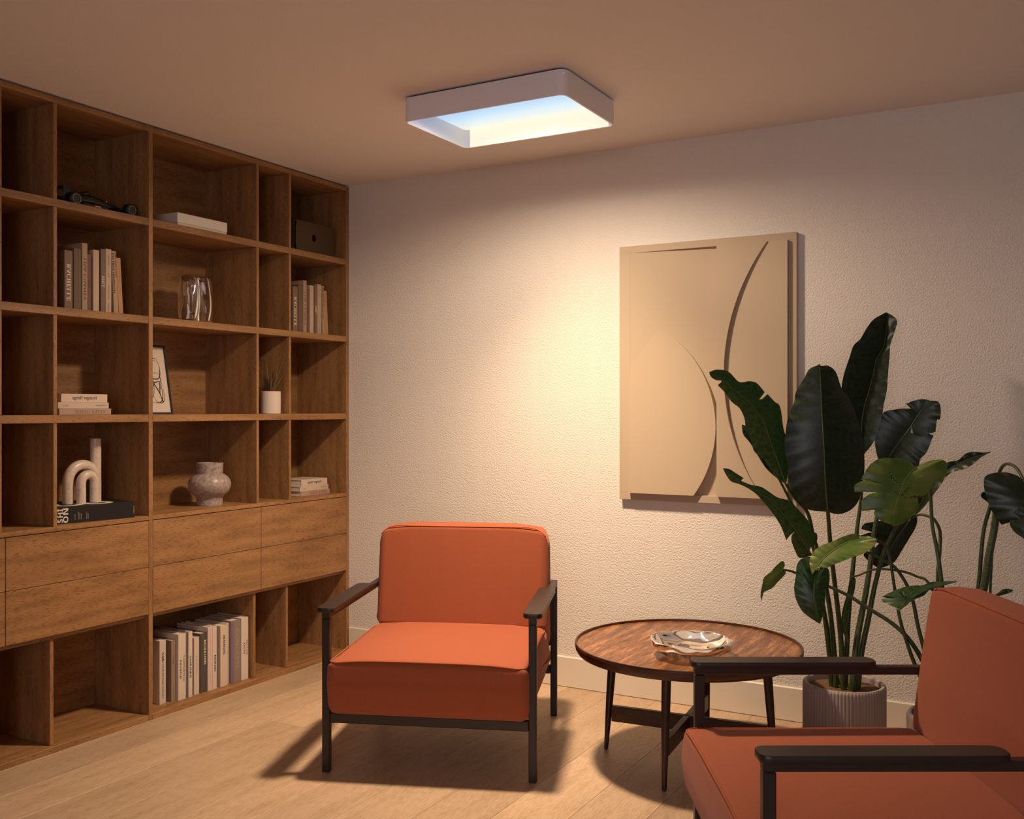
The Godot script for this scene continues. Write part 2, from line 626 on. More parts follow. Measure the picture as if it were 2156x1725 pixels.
# ---------------------------------------------------------------- the room
func make_room() -> void:
	var W := 4.9
	var D := 5.9
	var L := -0.37
	struct("wall_back", bx(Vector3(L - 0.15, -0.1, -0.15), Vector3(W + 0.15, 2.65, 0.0), 0.0), M.wall, "pale rough plaster wall behind the armchair and the relief picture")
	struct("wall_left", bx(Vector3(L - 0.15, -0.1, 0.0), Vector3(L, 2.65, D), 0.0), M.unseen_wall_dark, "wall hidden behind the oak bookcase, kept dark to cut bounced light")
	struct("wall_right", bx(Vector3(W, -0.1, 0.0), Vector3(W + 0.15, 2.65, D), 0.0), M.unseen_wall_dark, "unseen wall beyond the plants, kept dark to cut bounced light")
	var wr := MB.new()
	wr.box(Vector3(L - 0.15, -0.1, D), Vector3(2.7, 2.65, D + 0.15), 0.0)
	wr.box(Vector3(4.7, -0.1, D), Vector3(W + 0.15, 2.65, D + 0.15), 0.0)
	wr.box(Vector3(2.7, -0.1, D), Vector3(4.7, 0.7, D + 0.15), 0.0)
	wr.box(Vector3(2.7, 2.2, D), Vector3(4.7, 2.65, D + 0.15), 0.0)
	struct("wall_front", wr, M.unseen_wall_dark, "unseen wall with window facing the relief, kept dark to cut bounced light")
	var wf := MB.new()
	for x in [2.7, 3.68, 4.66]:
		wf.box(Vector3(x, 0.7, D + 0.05), Vector3(x + 0.04, 2.2, D + 0.1), 0.003)
	for y in [0.7, 2.16]:
		wf.box(Vector3(2.74, y, D + 0.05), Vector3(4.66, y + 0.04, D + 0.1), 0.003)
	var win := struct("unseen_window_1", wf, M.trim, "unseen white framed window facing the relief, placed to light the bookcase and chair fronts")  # out of view, opening placed for the light from behind the camera
	var pm := mat(Color(1, 1, 1, 0.05), 0.02)
	pm.transparency = BaseMaterial3D.TRANSPARENCY_ALPHA
	for x in [2.74, 3.72]:
		obj("pane", bx(Vector3(x, 0.74, D + 0.073), Vector3(x + 0.94, 2.16, D + 0.077), 0.0), pm, win)
	struct("ceiling", bx(Vector3(L, 2.5, 0.0), Vector3(W, 2.65, D), 0.0), M.ceiling, "plain matt ceiling carrying the square lamp")
	var fl := struct("floor", bx(Vector3(L, -0.1, 0.0), Vector3(W, -0.0125, D), 0.0), M.black_gap, "pale oak plank floor with fine dark joints")
	var rng := RandomNumberGenerator.new()
	rng.seed = 5
	var x := 1.092 - 0.218 * 7
	var i := 0
	while x < W:
		var z := -0.9 - 1.3 * rng.randf()
		while z < D:
			var len := 2.2
			var x0 := maxf(x + 0.0005, L)
			var x1 := minf(x + 0.2175, W)
			var z0 := maxf(z + 0.0006, 0.0)
			var z1 := minf(z + len - 0.0006, D)
			if x1 - x0 > 0.01 and z1 - z0 > 0.01:
				obj("plank", bx(Vector3(x0, -0.0125, z0), Vector3(x1, 0.0, z1), 0.0008), M.planks[(i * 7 + int(rng.randi() % 5)) % 5], fl)
			z += len
			i += 1
		x += 0.218
	for b in [["baseboard_back", Vector3(0.004, 0.0, 0.0), Vector3(W, 0.143, 0.014), "pale painted baseboard under the plaster wall with the relief"], ["baseboard_right", Vector3(W - 0.014, 0.0, 0.014), Vector3(W, 0.143, D), "pale painted baseboard along the wall beyond the plants"], ["baseboard_front", Vector3(L, 0.0, D - 0.014), Vector3(W - 0.014, 0.143, D), "pale painted baseboard of the wall facing the relief"]]:
		struct(b[0], bx(b[1], b[2], 0.005), M.trim, b[3])

# ---------------------------------------------------------------- ceiling lamp
func round_rect(x0: float, x1: float, z0: float, z1: float, r: float) -> PackedVector2Array:
	return rounded([[x0, z0, r], [x1, z0, r], [x1, z1, r], [x0, z1, r]], 7)

func make_lamp() -> void:
	var t := thing("ceiling_lamp", "square white ceiling lamp with a glowing blue and cream recess", "lamp", Vector3(1.48, 2.5, 0.869))
	var hx := 0.346
	var hz := 0.226
	var plate := MB.new()
	plate.plate(round_rect(-hx + 0.012, hx - 0.012, -hz + 0.012, hz - 0.012, 0.03), -0.007, 0.0)
	obj("shadow_gap_plate", plate, M.black_gap, t)  # near-black colour stands for the shade in the gap under the ceiling
	var b := MB.new()
	var outer := dense(round_rect(-hx, hx, -hz, hz, 0.038), 0.05)
	var inner := PackedVector2Array()
	for i in outer.size():
		var e := (outer[(i + 1) % outer.size()] - outer[(i + outer.size() - 1) % outer.size()]).normalized()
		inner.append(outer[i] + Vector2(-e.y, e.x) * 0.007)
	var nor := func(i: int) -> Vector3:
		var e: Vector2 = (outer[(i + 1) % outer.size()] - outer[(i + outer.size() - 1) % outer.size()]).normalized()
		return Vector3(e.y, 0, -e.x)
	var rows := [[outer, -0.007, 1.0], [outer, -0.0965, 1.0], [inner, -0.0965, -1.0], [inner, -0.02, -1.0]]
	var ids := []
	for r in rows:
		var row := []
		for i in outer.size():
			row.append(b.vert(Vector3(r[0][i].x, r[1], r[0][i].y), nor.call(i) * r[2]))
		ids.append(row)
	var lo := []
	for pts in [outer, inner]:
		var row := []
		for p in pts:
			row.append(b.vert(Vector3(p.x, -0.0965, p.y), Vector3.DOWN))
		lo.append(row)
	var k := outer.size()
	for i in k:
		b.quad(ids[0][i], ids[0][(i + 1) % k], ids[1][(i + 1) % k], ids[1][i])
		b.quad(ids[2][i], ids[2][(i + 1) % k], ids[3][(i + 1) % k], ids[3][i])
		b.quad(lo[0][i], lo[0][(i + 1) % k], lo[1][(i + 1) % k], lo[1][i])
	obj("housing", b, M.lamp_white, t)
	var top := MB.new()
	top.plate(round_rect(-hx + 0.004, hx - 0.004, -hz + 0.004, hz - 0.004, 0.034), -0.016, -0.007)
	obj("cover", top, M.lamp_white, t)
	# the luminous sky panel: blue towards the room, pale towards the back wall
	var g := Gradient.new()
	g.offsets = PackedFloat32Array([0.0, 0.25, 0.5, 0.75, 1.0])
	g.colors = PackedColorArray([Color(1.0, 0.98, 0.90), Color(0.85, 0.94, 1.0), Color(0.70, 0.86, 1.0), Color(0.55, 0.76, 0.99), Color(0.42, 0.65, 0.97)])
	var gt := GradientTexture2D.new()
	gt.gradient = g
	gt.width = 16
	gt.height = 128
	gt.fill_from = Vector2(0, 0)
	gt.fill_to = Vector2(0, 1)
	var sky := mat(Color(0.05, 0.05, 0.05), 0.4)
	sky.emission_enabled = true
	sky.emission = Color(1, 1, 1)
	sky.emission_operator = BaseMaterial3D.EMISSION_OP_MULTIPLY
	sky.emission_texture = gt
	sky.emission_energy_multiplier = 0.8
	M.lamp_sky = sky
	var p := MB.new()
	var q := []
	for c in [[-1, -1], [1, -1], [1, 1], [-1, 1]]:
		q.append(p.vert(Vector3(c[0] * (hx - 0.007), -0.021, c[1] * (hz - 0.007)), Vector3.DOWN, Vector2(c[0] * 0.5 + 0.5, c[1] * 0.5 + 0.5)))
	p.quad(q[0], q[1], q[2], q[3])
	obj("sky_panel", p, sky, t)
	var glow := mat(lin(0.8, 0.75, 0.6), 0.5)
	glow.emission_enabled = true
	glow.emission = Color(1.0, 0.98, 0.88)
	glow.emission_energy_multiplier = 0.5
	M.lamp_wall_glow = glow
	obj("lit_wall_glow", bx(Vector3(-hx + 0.03, -0.0955, -hz + 0.0071), Vector3(hx - 0.03, -0.022, -hz + 0.0095), 0.0005), glow, t)  # glowing sheet stands in for light falling on the inner back wall

# ---------------------------------------------------------------- bookcase
func make_bookcase() -> void:
	var t := thing("bookcase", "floor-to-ceiling oak wall bookcase with open compartments and two rows of drawers", "bookcase")
	var X := -0.34
	var H := 2.492
	for z in [0.002, 1.301, 2.602]:
		obj("upright", bx(Vector3(-0.365, 0.0, z), Vector3(0.0, H, z + 0.021)), M.oak_v, t)
	for u in 2:
		var o := 1.301 * u
		var a := 0.0232 + o
		var b := 1.3008 + o
		if u == 1:
			a = 1.3222
			b = 2.6018
		obj("back_panel", bx(Vector3(-0.36, 0.0, a), Vector3(X, H, b)), M.oak_h, t)
		obj("top_board", bx(Vector3(X, H - 0.022, a), Vector3(0.0, H, b)), M.oak_h, t)
		for s in [[2.075, 2.105], [1.664, 1.695], [1.2525, 1.283], [0.8405, 0.858], [0.0, 0.024]]:
			obj("shelf", bx(Vector3(X, s[0], a), Vector3(-0.0004, s[1], b)), M.oak_h, t)
		obj("shelf", bx(Vector3(X, 0.428, a), Vector3(-0.022, 0.446, b)), M.oak_h, t)
		for row in [[2.105, 2.47], [1.695, 2.075], [1.283, 1.664], [0.858, 1.2525], [0.024, 0.428]]:
			for z in [0.450, 0.674]:
				obj("divider", bx(Vector3(X, row[0], z + o), Vector3(-0.002 if row[0] > 0.1 else -0.023, row[1], z + o + 0.0155)), M.oak_v, t)
		for r in [[0.447, 0.6425], [0.6445, 0.8375]]:
			for c in [[a + 0.001, 0.6595 + o], [0.6625 + o, b - 0.001]]:
				var d := MB.new()
				d.box(Vector3(-0.019, r[0], c[0]), Vector3(0.0, r[1], c[1]), 0.001)
				d.box(Vector3(-0.3, r[0] + 0.012, c[0] + 0.012), Vector3(-0.019, r[1] - 0.02, c[1] - 0.012), 0.001)
				obj("drawer", d, M.oak_h, t)

# ---------------------------------------------------------------- books
func book(label: String, group: String, at: Vector3, th: float, h: float, d: float, c: Color, tilt := 0.0) -> Node3D:
	# stands on its tail, spine towards +x; `at` is the foot of the spine's middle
	var t := thing("book", label, "book", at, 0.0, group)
	if tilt != 0.0:
		t.rotation.x = tilt
	var b := MB.new()
	var cv := minf(0.0022, th * 0.2)
	b.box(Vector3(-cv, 0, -th / 2), Vector3(0, h, th / 2), 0.0008)
	b.box(Vector3(-d, 0, -th / 2), Vector3(-cv, h, -th / 2 + cv), 0.0006)
	b.box(Vector3(-d, 0, th / 2 - cv), Vector3(-cv, h, th / 2), 0.0006)
	obj("cover", b, book_mat(c), t)
	obj("pages", bx(Vector3(-d + 0.004, 0.003, -th / 2 + cv), Vector3(-cv, h - 0.004, th / 2 - cv), 0.0), M.paper, t)
	return t

func spine(t: Node3D, th: float, words: String, kind: String, y: float, length: float, cap: float, m: Material, mirrored := false, dz := 0.0) -> void:
	var b := MB.new()
	letters(b, words, kind, Vector3(0.0003, y, dz), Vector3.DOWN, Vector3(0, 0, 1 if mirrored else -1), length, cap)
	if b.v.size():
		obj("title", b, m, t)

func upper_books(off: float, where: String, group: String) -> void:
	var y := 1.695
	var X := -0.045
	var T := lin(0.18, 0.115, 0.068)
	var list := [
		["brown book with large pale serif title, first from the divider", 1.6695, 0.036, 0.230, lin(0.20, 0.125, 0.075)],
		["plain dark brown book", 1.6295, 0.033, 0.243, lin(0.15, 0.09, 0.055)],
		["tallest book, beige with dark spaced capitals", 1.5965, 0.024, 0.269, lin(0.40, 0.27, 0.18)],
		["short reddish brown book with a faint dark title", 1.576, 0.017, 0.227, lin(0.17, 0.075, 0.045)],
		["blank cream book", 1.544, 0.027, 0.249, lin(0.55, 0.40, 0.28)],
		["grey-brown book with a short white title", 1.511, 0.022, 0.257, lin(0.19, 0.12, 0.085)],
		["cream book with four small dark words down its spine", 1.4855, 0.027, 0.261, lin(0.52, 0.38, 0.27)]]
	var made := []
	for l in list:
		made.append(book(l[0] + where, group, Vector3(X, y, l[1] - off), l[2], l[3], 0.17, l[4]))
	spine(made[0], 0.036, "RACHELLE", "serif_bold", 0.105, 0.145, 0.017, M.white_ink, true)
	spine(made[2], 0.024, "LISA CHANEY", "sans", 0.125, 0.165, 0.012, M.ink, true)
	spine(made[3], 0.017, "EMILE", "serif", 0.115, 0.036, 0.009, M.ink, true)
	spine(made[5], 0.022, "STILL", "serif_bold", 0.125, 0.046, 0.012, M.white_ink, true)
	for w in [["VOLUME", 0.215, 0.040], ["EN", 0.155, 0.013], ["ARCHITECTURE", 0.085, 0.058], ["PARIS", 0.025, 0.028]]:
		spine(made[6], 0.027, w[0], "sans", w[1], w[2], 0.0048, M.ink, true)
	# the two last books lean against the row
	var a := book("leaning tan book with bold dark two-line title" + where, group, Vector3(X, y + 0.0006, 1.4475 - off), 0.022, 0.256, 0.17, lin(0.42, 0.29, 0.165), 0.052)
	spine(a, 0.022, "DAS NEUE FRANKFURT", "sans_bold", 0.165, 0.165, 0.0085, M.ink, true, 0.0052)
	spine(a, 0.022, "die neue stadt", "sans_bold", 0.198, 0.095, 0.0065, M.ink, true, -0.0058)
	var b := book("leaning orange tan book at the end of the row" + where, group, Vector3(X, y + 0.0006, 1.424 - off), 0.021, 0.232, 0.17, lin(0.46, 0.26, 0.115), 0.062)
	spine(b, 0.021, "LAS VEGAS STUDIO", "sans", 0.13, 0.11, 0.0045, book_mat(lin(0.42, 0.12, 0.05)), true)

func lower_books() -> void:
	var g := "books in the bottom compartment"
	var P := lin(0.66, 0.56, 0.46)
	# label, z from, z to, top height, spine x, colour
	var L := [
		["short cream book beside the oak upright, bottom compartment", 1.2335, 1.2720, 0.245, -0.134, P],
		["thick cream book with one long thin title, bottom compartment", 1.1660, 1.2010, 0.277, -0.075, lin(0.60, 0.50, 0.40)],
		["brown cloth book with a tiny dark title, bottom compartment", 1.1230, 1.1455, 0.268, -0.065, lin(0.30, 0.215, 0.15)],
		["wide off-white book with two lines of capitals, after the brown book", 1.0780, 1.1200, 0.291, -0.050, P],
		["thin grey book squeezed between two off-white ones", 1.0675, 1.0770, 0.300, -0.056, lin(0.23, 0.18, 0.15)],
		["narrow white book with one bold dark name, left of the short book", 1.0395, 1.0620, 0.292, -0.050, P],
		["low white book with spaced serif title, beside the charcoal book", 0.9905, 1.0210, 0.256, -0.060, lin(0.64, 0.53, 0.44)],
		["charcoal book with white capitals down its spine", 0.9500, 0.9890, 0.268, -0.055, lin(0.085, 0.068, 0.056)],
		["pinkish white book with one faint line of small letters", 0.9210, 0.9490, 0.290, -0.050, lin(0.66, 0.53, 0.47)],
		["slim pale book with a bold name, right of the faint-lettered book", 0.8945, 0.9200, 0.289, -0.050, lin(0.65, 0.54, 0.46)],
		["thin brown book behind the edge of the thick cream one", 0.8765, 0.8925, 0.282, -0.062, lin(0.20, 0.135, 0.085)],
		["thick cream book with bold black title, mid row", 0.8300, 0.8745, 0.282, -0.048, lin(0.64, 0.52, 0.41)],
		["cream book with a small lowercase black title", 0.8085, 0.8290, 0.284, -0.062, lin(0.64, 0.52, 0.41)],
		["grey book with large rough outlined letters and a mauve band", 0.7475, 0.8065, 0.292, -0.050, lin(0.26, 0.20, 0.165)],
		["tall white book with two names, near the divider", 0.6990, 0.7450, 0.294, -0.046, lin(0.68, 0.57, 0.48)]]
	var m := []
	for l in L:
		m.append(book(l[0], g, Vector3(l[4], 0.0242, (l[1] + l[2]) / 2), l[2] - l[1], l[3], 0.2, l[5]))
	spine(m[0], 0.038, "CALATRAVA", "sans_bold", 0.120, 0.150, 0.013, M.ink, false, -0.006)
	spine(m[1], 0.035, "100", "sans_bold", 0.205, 0.040, 0.011, M.ink)
	spine(m[1], 0.035, "CONTEMPORARY HOUSES", "sans", 0.104, 0.158, 0.010, M.ink)
	spine(m[2], 0.022, "THE CHAIR", "sans", 0.185, 0.045, 0.006, M.ink)
	spine(m[3], 0.042, "CHIPPERFIELD", "sans", 0.137, 0.112, 0.010, M.ink, false, -0.010)
	spine(m[3], 0.042, "BAUHAUS", "sans_bold", 0.135, 0.082, 0.009, M.ink, false, 0.008)
	spine(m[5], 0.022, "SAARINEN", "sans_bold", 0.135, 0.095, 0.010, M.ink)
	spine(m[6], 0.030, "LIVING", "serif", 0.130, 0.085, 0.010, book_mat(lin(0.3, 0.22, 0.16)))
	spine(m[7], 0.039, "MUSEUMS", "sans_bold", 0.180, 0.112, 0.010, M.white_ink, false, -0.008)
	spine(m[8], 0.028, "HOUSES ARCHITECTURE OF THE 20TH CENTURY", "sans", 0.155, 0.245, 0.0075, book_mat(lin(0.4, 0.3, 0.24)))
	spine(m[9], 0.025, "MORRIS", "sans_bold", 0.118, 0.075, 0.010, M.ink, false, -0.002)
	spine(m[11], 0.044, "INTERIORS", "sans_bold", 0.192, 0.090, 0.013, M.ink)
	spine(m[12], 0.020, "bauhaus", "sans_bold", 0.140, 0.066, 0.009, M.ink)
	spine(m[13], 0.059, "CONCRETE", "sans", 0.155, 0.185, 0.020, book_mat(lin(0.40, 0.32, 0.26)), false, -0.010)
	obj("band", bx(Vector3(-0.002, 0.004, 0.0115), Vector3(0.0006, 0.288, 0.0285), 0.0002), book_mat(lin(0.20, 0.135, 0.21)), m[13])
	spine(m[14], 0.046, "PROUVE", "sans", 0.150, 0.070, 0.0095, M.ink, false, -0.013)
	spine(m[14], 0.046, "AALTO", "sans_bold", 0.150, 0.055, 0.009, M.ink, false, 0.004)
	var last := book("very thin grey book against the divider, bottom compartment", g, Vector3(-0.06, 0.0242, 0.694), 0.0075, 0.272, 0.2, lin(0.28, 0.22, 0.17))
	spine(last, 0.0075, "SEVEN", "sans", 0.2, 0.04, 0.004, book_mat(lin(0.5, 0.4, 0.32)))

func flat_book(label: String, group: String, at: Vector3, turn: float, len: float, th: float, depth: float, c: Color) -> Node3D:
	# lies flat; its spine, `len` long, faces +x before turning; `at` is the middle of the spine's foot
	var t := thing("book", label, "book", at, turn, group)
	var b := MB.new()
	var cv := 0.0022
	b.box(Vector3(-cv, 0, -len / 2), Vector3(0, th, len / 2), 0.0008)
	b.box(Vector3(-depth, 0, -len / 2), Vector3(-cv, cv, len / 2), 0.0006)
	b.box(Vector3(-depth, th - cv, -len / 2), Vector3(-cv, th, len / 2), 0.0006)
	obj("cover", b, book_mat(c), t)
	obj("pages", bx(Vector3(-depth + 0.004, cv, -len / 2 + 0.003), Vector3(-cv, th - cv, len / 2 - 0.003), 0.0), M.paper, t)
	return t

func flat_title(t: Node3D, words: String, kind: String, z: float, y: float, length: float, cap: float, m: Material) -> void:
	var b := MB.new()
	letters(b, words, kind, Vector3(0.0003, y, z), Vector3(0, 0, 1), Vector3.UP, length, cap)
	obj("title", b, m, t)

func book_stack(at: Vector3, turn: float, where: String, group: String, hs: Array) -> void:
	var y := at.y
	var S := [["pinkish beige book with spaced serif capitals, lowest", 0.238, hs[0], 0.0, lin(0.44, 0.30, 0.22)], ["cream book with two small words, middle", 0.233, hs[1], 0.006, lin(0.62, 0.49, 0.37)], ["cream book with a bold dark title, topmost", 0.212, hs[2], -0.001, lin(0.66, 0.53, 0.42)]]
	for i in 3:
		var s: Array = S[i]
		var p := at
		p.y = y
		p += Basis(Vector3.UP, turn) * Vector3(-0.004 * i, 0, s[3])
		var t := flat_book(s[0] + where, group, p, turn, s[1], s[2], 0.16, s[4])
		y += s[2] + 0.0003
		if i == 0:
			flat_title(t, "STYLE GUIDE", "serif", -0.02, s[2] / 2, 0.140, s[2] * 0.5, book_mat(lin(0.16, 0.10, 0.07)))
		elif i == 1:
			flat_title(t, "Catalogue", "sans", -0.082, s[2] / 2, 0.052, s[2] * 0.38, book_mat(lin(0.2, 0.14, 0.10)))
			flat_title(t, "taco'", "sans", 0.083, s[2] / 2, 0.026, s[2] * 0.33, book_mat(lin(0.2, 0.14, 0.10)))
		else:
			flat_title(t, "Stranger Things", "sans_bold", 0.0, s[2] * 0.48, 0.112, s[2] * 0.52, M.ink)

# ---------------------------------------------------------------- things on the shelves
func make_shelf_things() -> void:
	upper_books(0.0, ", left row", "books in the upper row left of the upright")
	upper_books(1.2975, ", row by the wall", "books in the upper row by the wall")
	lower_books()
	book_stack(Vector3(-0.05, 1.2832, 1.588), 0.0, " of the stack at eye level", "stacked books left of the upright", [0.0245, 0.0245, 0.0325])
	book_stack(Vector3(-0.069, 0.8582, 0.189), 0.034, " of the stack beside the wall end", "stacked books by the wall", [0.0245, 0.0245, 0.0335])
	# white flat box, top row
	var wb := thing("storage_box", "flat white box lying in the top row right of the upright", "box", Vector3(-0.13, 2.1052, 1.007))
	obj("base", bx(Vector3(-0.11, 0, -0.144), Vector3(0.11, 0.012, 0.144), 0.001), M.white_box, wb)
	obj("lid", bx(Vector3(-0.112, 0.0122, -0.146), Vector3(0.112, 0.057, 0.146), 0.002), M.white_box, wb)
	# dark box with a finger hole
	var db := thing("storage_box", "dark brown storage box with a round finger hole, top corner compartment", "box", Vector3(-0.175, 2.1052, 0.20))
	var d := MB.new()
	var poly := PackedVector2Array()
	for p in rounded([[-0.152, 0.0, 0.004], [0.152, 0.0, 0.004], [0.152, 0.165, 0.004], [-0.152, 0.165, 0.004]], 2):
		poly.append(p)
	d.box(Vector3(-0.115, 0, -0.152), Vector3(-0.105, 0.165, 0.152))
	d.box(Vector3(-0.105, 0, -0.152), Vector3(0.105, 0.004, 0.152))
	d.box(Vector3(-0.105, 0.16, -0.152), Vector3(0.105, 0.165, 0.152))
	for s in [-1.0, 1.0]:
		d.box(Vector3(-0.105, 0.004, s * 0.150 - 0.002), Vector3(0.105, 0.16, s * 0.150 + 0.002))
	obj("body", d, M.dark_box, db)
	var fr := MB.new()
	fr.t = Transform3D(Basis(Vector3(0, 0, -1), Vector3(0, 1, 0), Vector3(1, 0, 0)), Vector3(0, 0, 0))
	# front board with a hole: four strips round an octagon-like ring
	var hole := []
	for i in 24:
		var a := TAU * i / 24
		hole.append(Vector2(-0.01 + cos(a) * 0.017, 0.088 + sin(a) * 0.020))
	for i in 24:
		var a0 := TAU * i / 24
		var a1 := TAU * (i + 1) / 24
		var e := []
		for a in [a0, a1]:
			var dir := Vector2(cos(a), sin(a))
			var k := minf(0.152 / maxf(absf(dir.x), 1e-6), 0.0825 / maxf(absf(dir.y), 1e-6))
			var q := dir * k
			e.append(Vector3(q.x, 0.0825 + q.y, 0.115))
		var h0: Vector2 = hole[i]
		var h1: Vector2 = hole[(i + 1) % 24]
		fr.flat([Vector3(h0.x, h0.y, 0.115), Vector3(h1.x, h1.y, 0.115), e[1], e[0], Vector3(0, 0, 1)])
		fr.flat([Vector3(h0.x, h0.y, 0.115), Vector3(h1.x, h1.y, 0.115), Vector3(h1.x, h1.y, 0.105), Vector3(h0.x, h0.y, 0.105), Vector3(-cos(a0), -sin(a0), 0)])
	obj("front", fr, M.dark_box, db)
	make_racing_car()
	make_glass_vase()
	make_picture()
	make_small_plant()
	make_black_book()
	make_arch_vase()
	make_stone_vase()

func make_racing_car() -> void:
	var t := thing("model_car", "black model racing car with open wheels, dark top compartment", "model car", Vector3(-0.115, 2.1052, 1.504))
	var b := MB.new()
	# tub, nose and engine cover lie along z (nose towards the wall end)
	b.tube([Vector3(0, 0.026, -0.19), Vector3(0, 0.03, -0.13), Vector3(0, 0.036, -0.07), Vector3(0, 0.042, -0.02), Vector3(0, 0.046, 0.03), Vector3(0, 0.042, 0.09), Vector3(0, 0.034, 0.135), Vector3(0, 0.03, 0.15)], [0.006, 0.012, 0.018, 0.024, 0.026, 0.021, 0.013, 0.008], 14)
	b.box(Vector3(-0.045, 0.012, -0.04), Vector3(0.045, 0.030, 0.085), 0.008)
	b.box(Vector3(-0.030, 0.006, -0.15), Vector3(0.030, 0.012, 0.15), 0.002)
	obj("body", b, M.black_gloss, t)
	var air := MB.new()
	air.tube([Vector3(0, 0.060, 0.012), Vector3(0, 0.074, 0.03), Vector3(0, 0.066, 0.06), Vector3(0, 0.05, 0.1)], [0.008, 0.012, 0.010, 0.004], 10)
	obj("air_box", air, M.black_gloss, t)
	var hel := MB.new()
	hel.lathe([[Vector2(0.0, 0.0725), Vector2(0.007, 0.070), Vector2(0.010, 0.064), Vector2(0.010, 0.056)]], 14)
	hel.t = Transform3D()
	var ho := obj("helmet", hel, M.rim, t)
	ho.position = Vector3(0, 0, -0.005)
	for s in [-0.19, 0.158]:
		var w := MB.new()
		if s < 0:
			w.box(Vector3(-0.062, 0.013, s - 0.022), Vector3(0.062, 0.017, s + 0.006), 0.001)
			for e in [-0.063, 0.061]:
				w.box(Vector3(e, 0.008, s - 0.024), Vector3(e + 0.002, 0.034, s + 0.01), 0.0005)
		else:
			w.box(Vector3(-0.05, 0.070, s - 0.014), Vector3(0.05, 0.075, s + 0.014), 0.001)
			for e in [-0.051, 0.049]:
				w.box(Vector3(e, 0.03, s - 0.018), Vector3(e + 0.002, 0.078, s + 0.018), 0.0005)
		obj("wing", w, M.black_gloss, t)
	var mirror := bx(Vector3(0.030, 0.046, -0.034), Vector3(0.042, 0.051, -0.030), 0.0005)
	obj("mirror", mirror, M.gold, t)
	var stripe := bx(Vector3(0.0448, 0.018, -0.002), Vector3(0.0462, 0.0215, 0.028), 0.0003)
	obj("stripe", stripe, M.gold, t)
	for z in [-0.132, 0.132]:
		for s in [-1.0, 1.0]:
			var wm := MB.new()
			wm.t = Transform3D(Basis(Vector3(0, 1, 0), Vector3(1, 0, 0), Vector3(0, 0, 1)), Vector3(s * 0.058, 0.0285, z))
			wm.lathe([[Vector2(0.0, -0.016), Vector2(0.022, -0.016)], [Vector2(0.022, -0.016), Vector2(0.027, -0.013), Vector2(0.0285, -0.008), Vector2(0.0285, 0.008), Vector2(0.027, 0.013), Vector2(0.022, 0.016)], [Vector2(0.022, 0.016), Vector2(0.0, 0.016)]], 28)
			var wheel := obj("wheel", wm, M.black, t)
			var ring := MB.new()
			var pts := []
			for i in 29:
				var a := TAU * i / 28
				pts.append(Vector3(s * 0.058 + 0.0163 * s, 0.0285 + cos(a) * 0.0175, z + sin(a) * 0.0175))
			var rr := []
			rr.resize(29)
			rr.fill(0.0009)
			ring.tube(pts, rr, 6, false)
			obj("rim_ring", ring, M.rim, wheel)
			var axle := MB.new()
			axle.tube([Vector3(0, 0.0285, z), Vector3(s * 0.045, 0.0285, z)], [0.003, 0.003], 8)
			obj("axle", axle, M.black_gloss, t)

func make_glass_vase() -> void:
	var b := MB.new()
	var P := []
	var H := 0.219
	var prof := [[0.0, 0.0], [0.55, 0.0], [0.86, 0.004], [0.93, 0.018]]
	for i in 17:
		var f := i / 16.0
		prof.append([0.93 + 0.07 * sin(f * PI) - 0.10 * f * f, 0.018 + f * (H - 0.03)])
	prof += [[0.74, H - 0.003], [0.66, H], [0.5, H - 0.004], [0.44, H - 0.02], [0.40, 0.12], [0.34, 0.06], [0.18, 0.045], [0.0, 0.042]]
	for p in prof:
		var row := PackedVector3Array()
		for j in 72:
			var a := TAU * j / 72
			var y: float = p[1]
			var sway := 0.10 * sin(2.0 * a + 9.0 * y) + 0.05 * sin(5.0 * a - 30.0 * y) * smoothstep(0.0, 0.05, y)
			var waist := 1.0 - 0.34 * exp(-pow(sin(a - 0.25 + 0.3 * sin(14.0 * y)) / 0.26, 2.0))
			var r: float = p[0] * (1.0 + sway * 0.5)
			row.append(Vector3(cos(a) * 0.060 * r * waist, y, sin(a) * 0.100 * r))
		P.append(row)
	# turn so that the two lobes lie side by side along z
	for i in P.size():
		var row: PackedVector3Array = P[i]
		for j in row.size():
			var q := row[j]
			var pinch := 1.0 - 0.42 * exp(-pow(q.z / 0.016, 2.0)) * (1.0 if absf(q.x) > 0.004 else 0.0)
			row[j] = Vector3(q.x * pinch, q.y, q.z)
		P[i] = row
	b.grid(P, true, null, true)
	var o := obj("glass_vase", b, M.glass)
	o.position = Vector3(-0.14, 1.6952, 0.937)
	tag(o, "thick clear glass vase with two wavy lobes on the shelf", "vase")

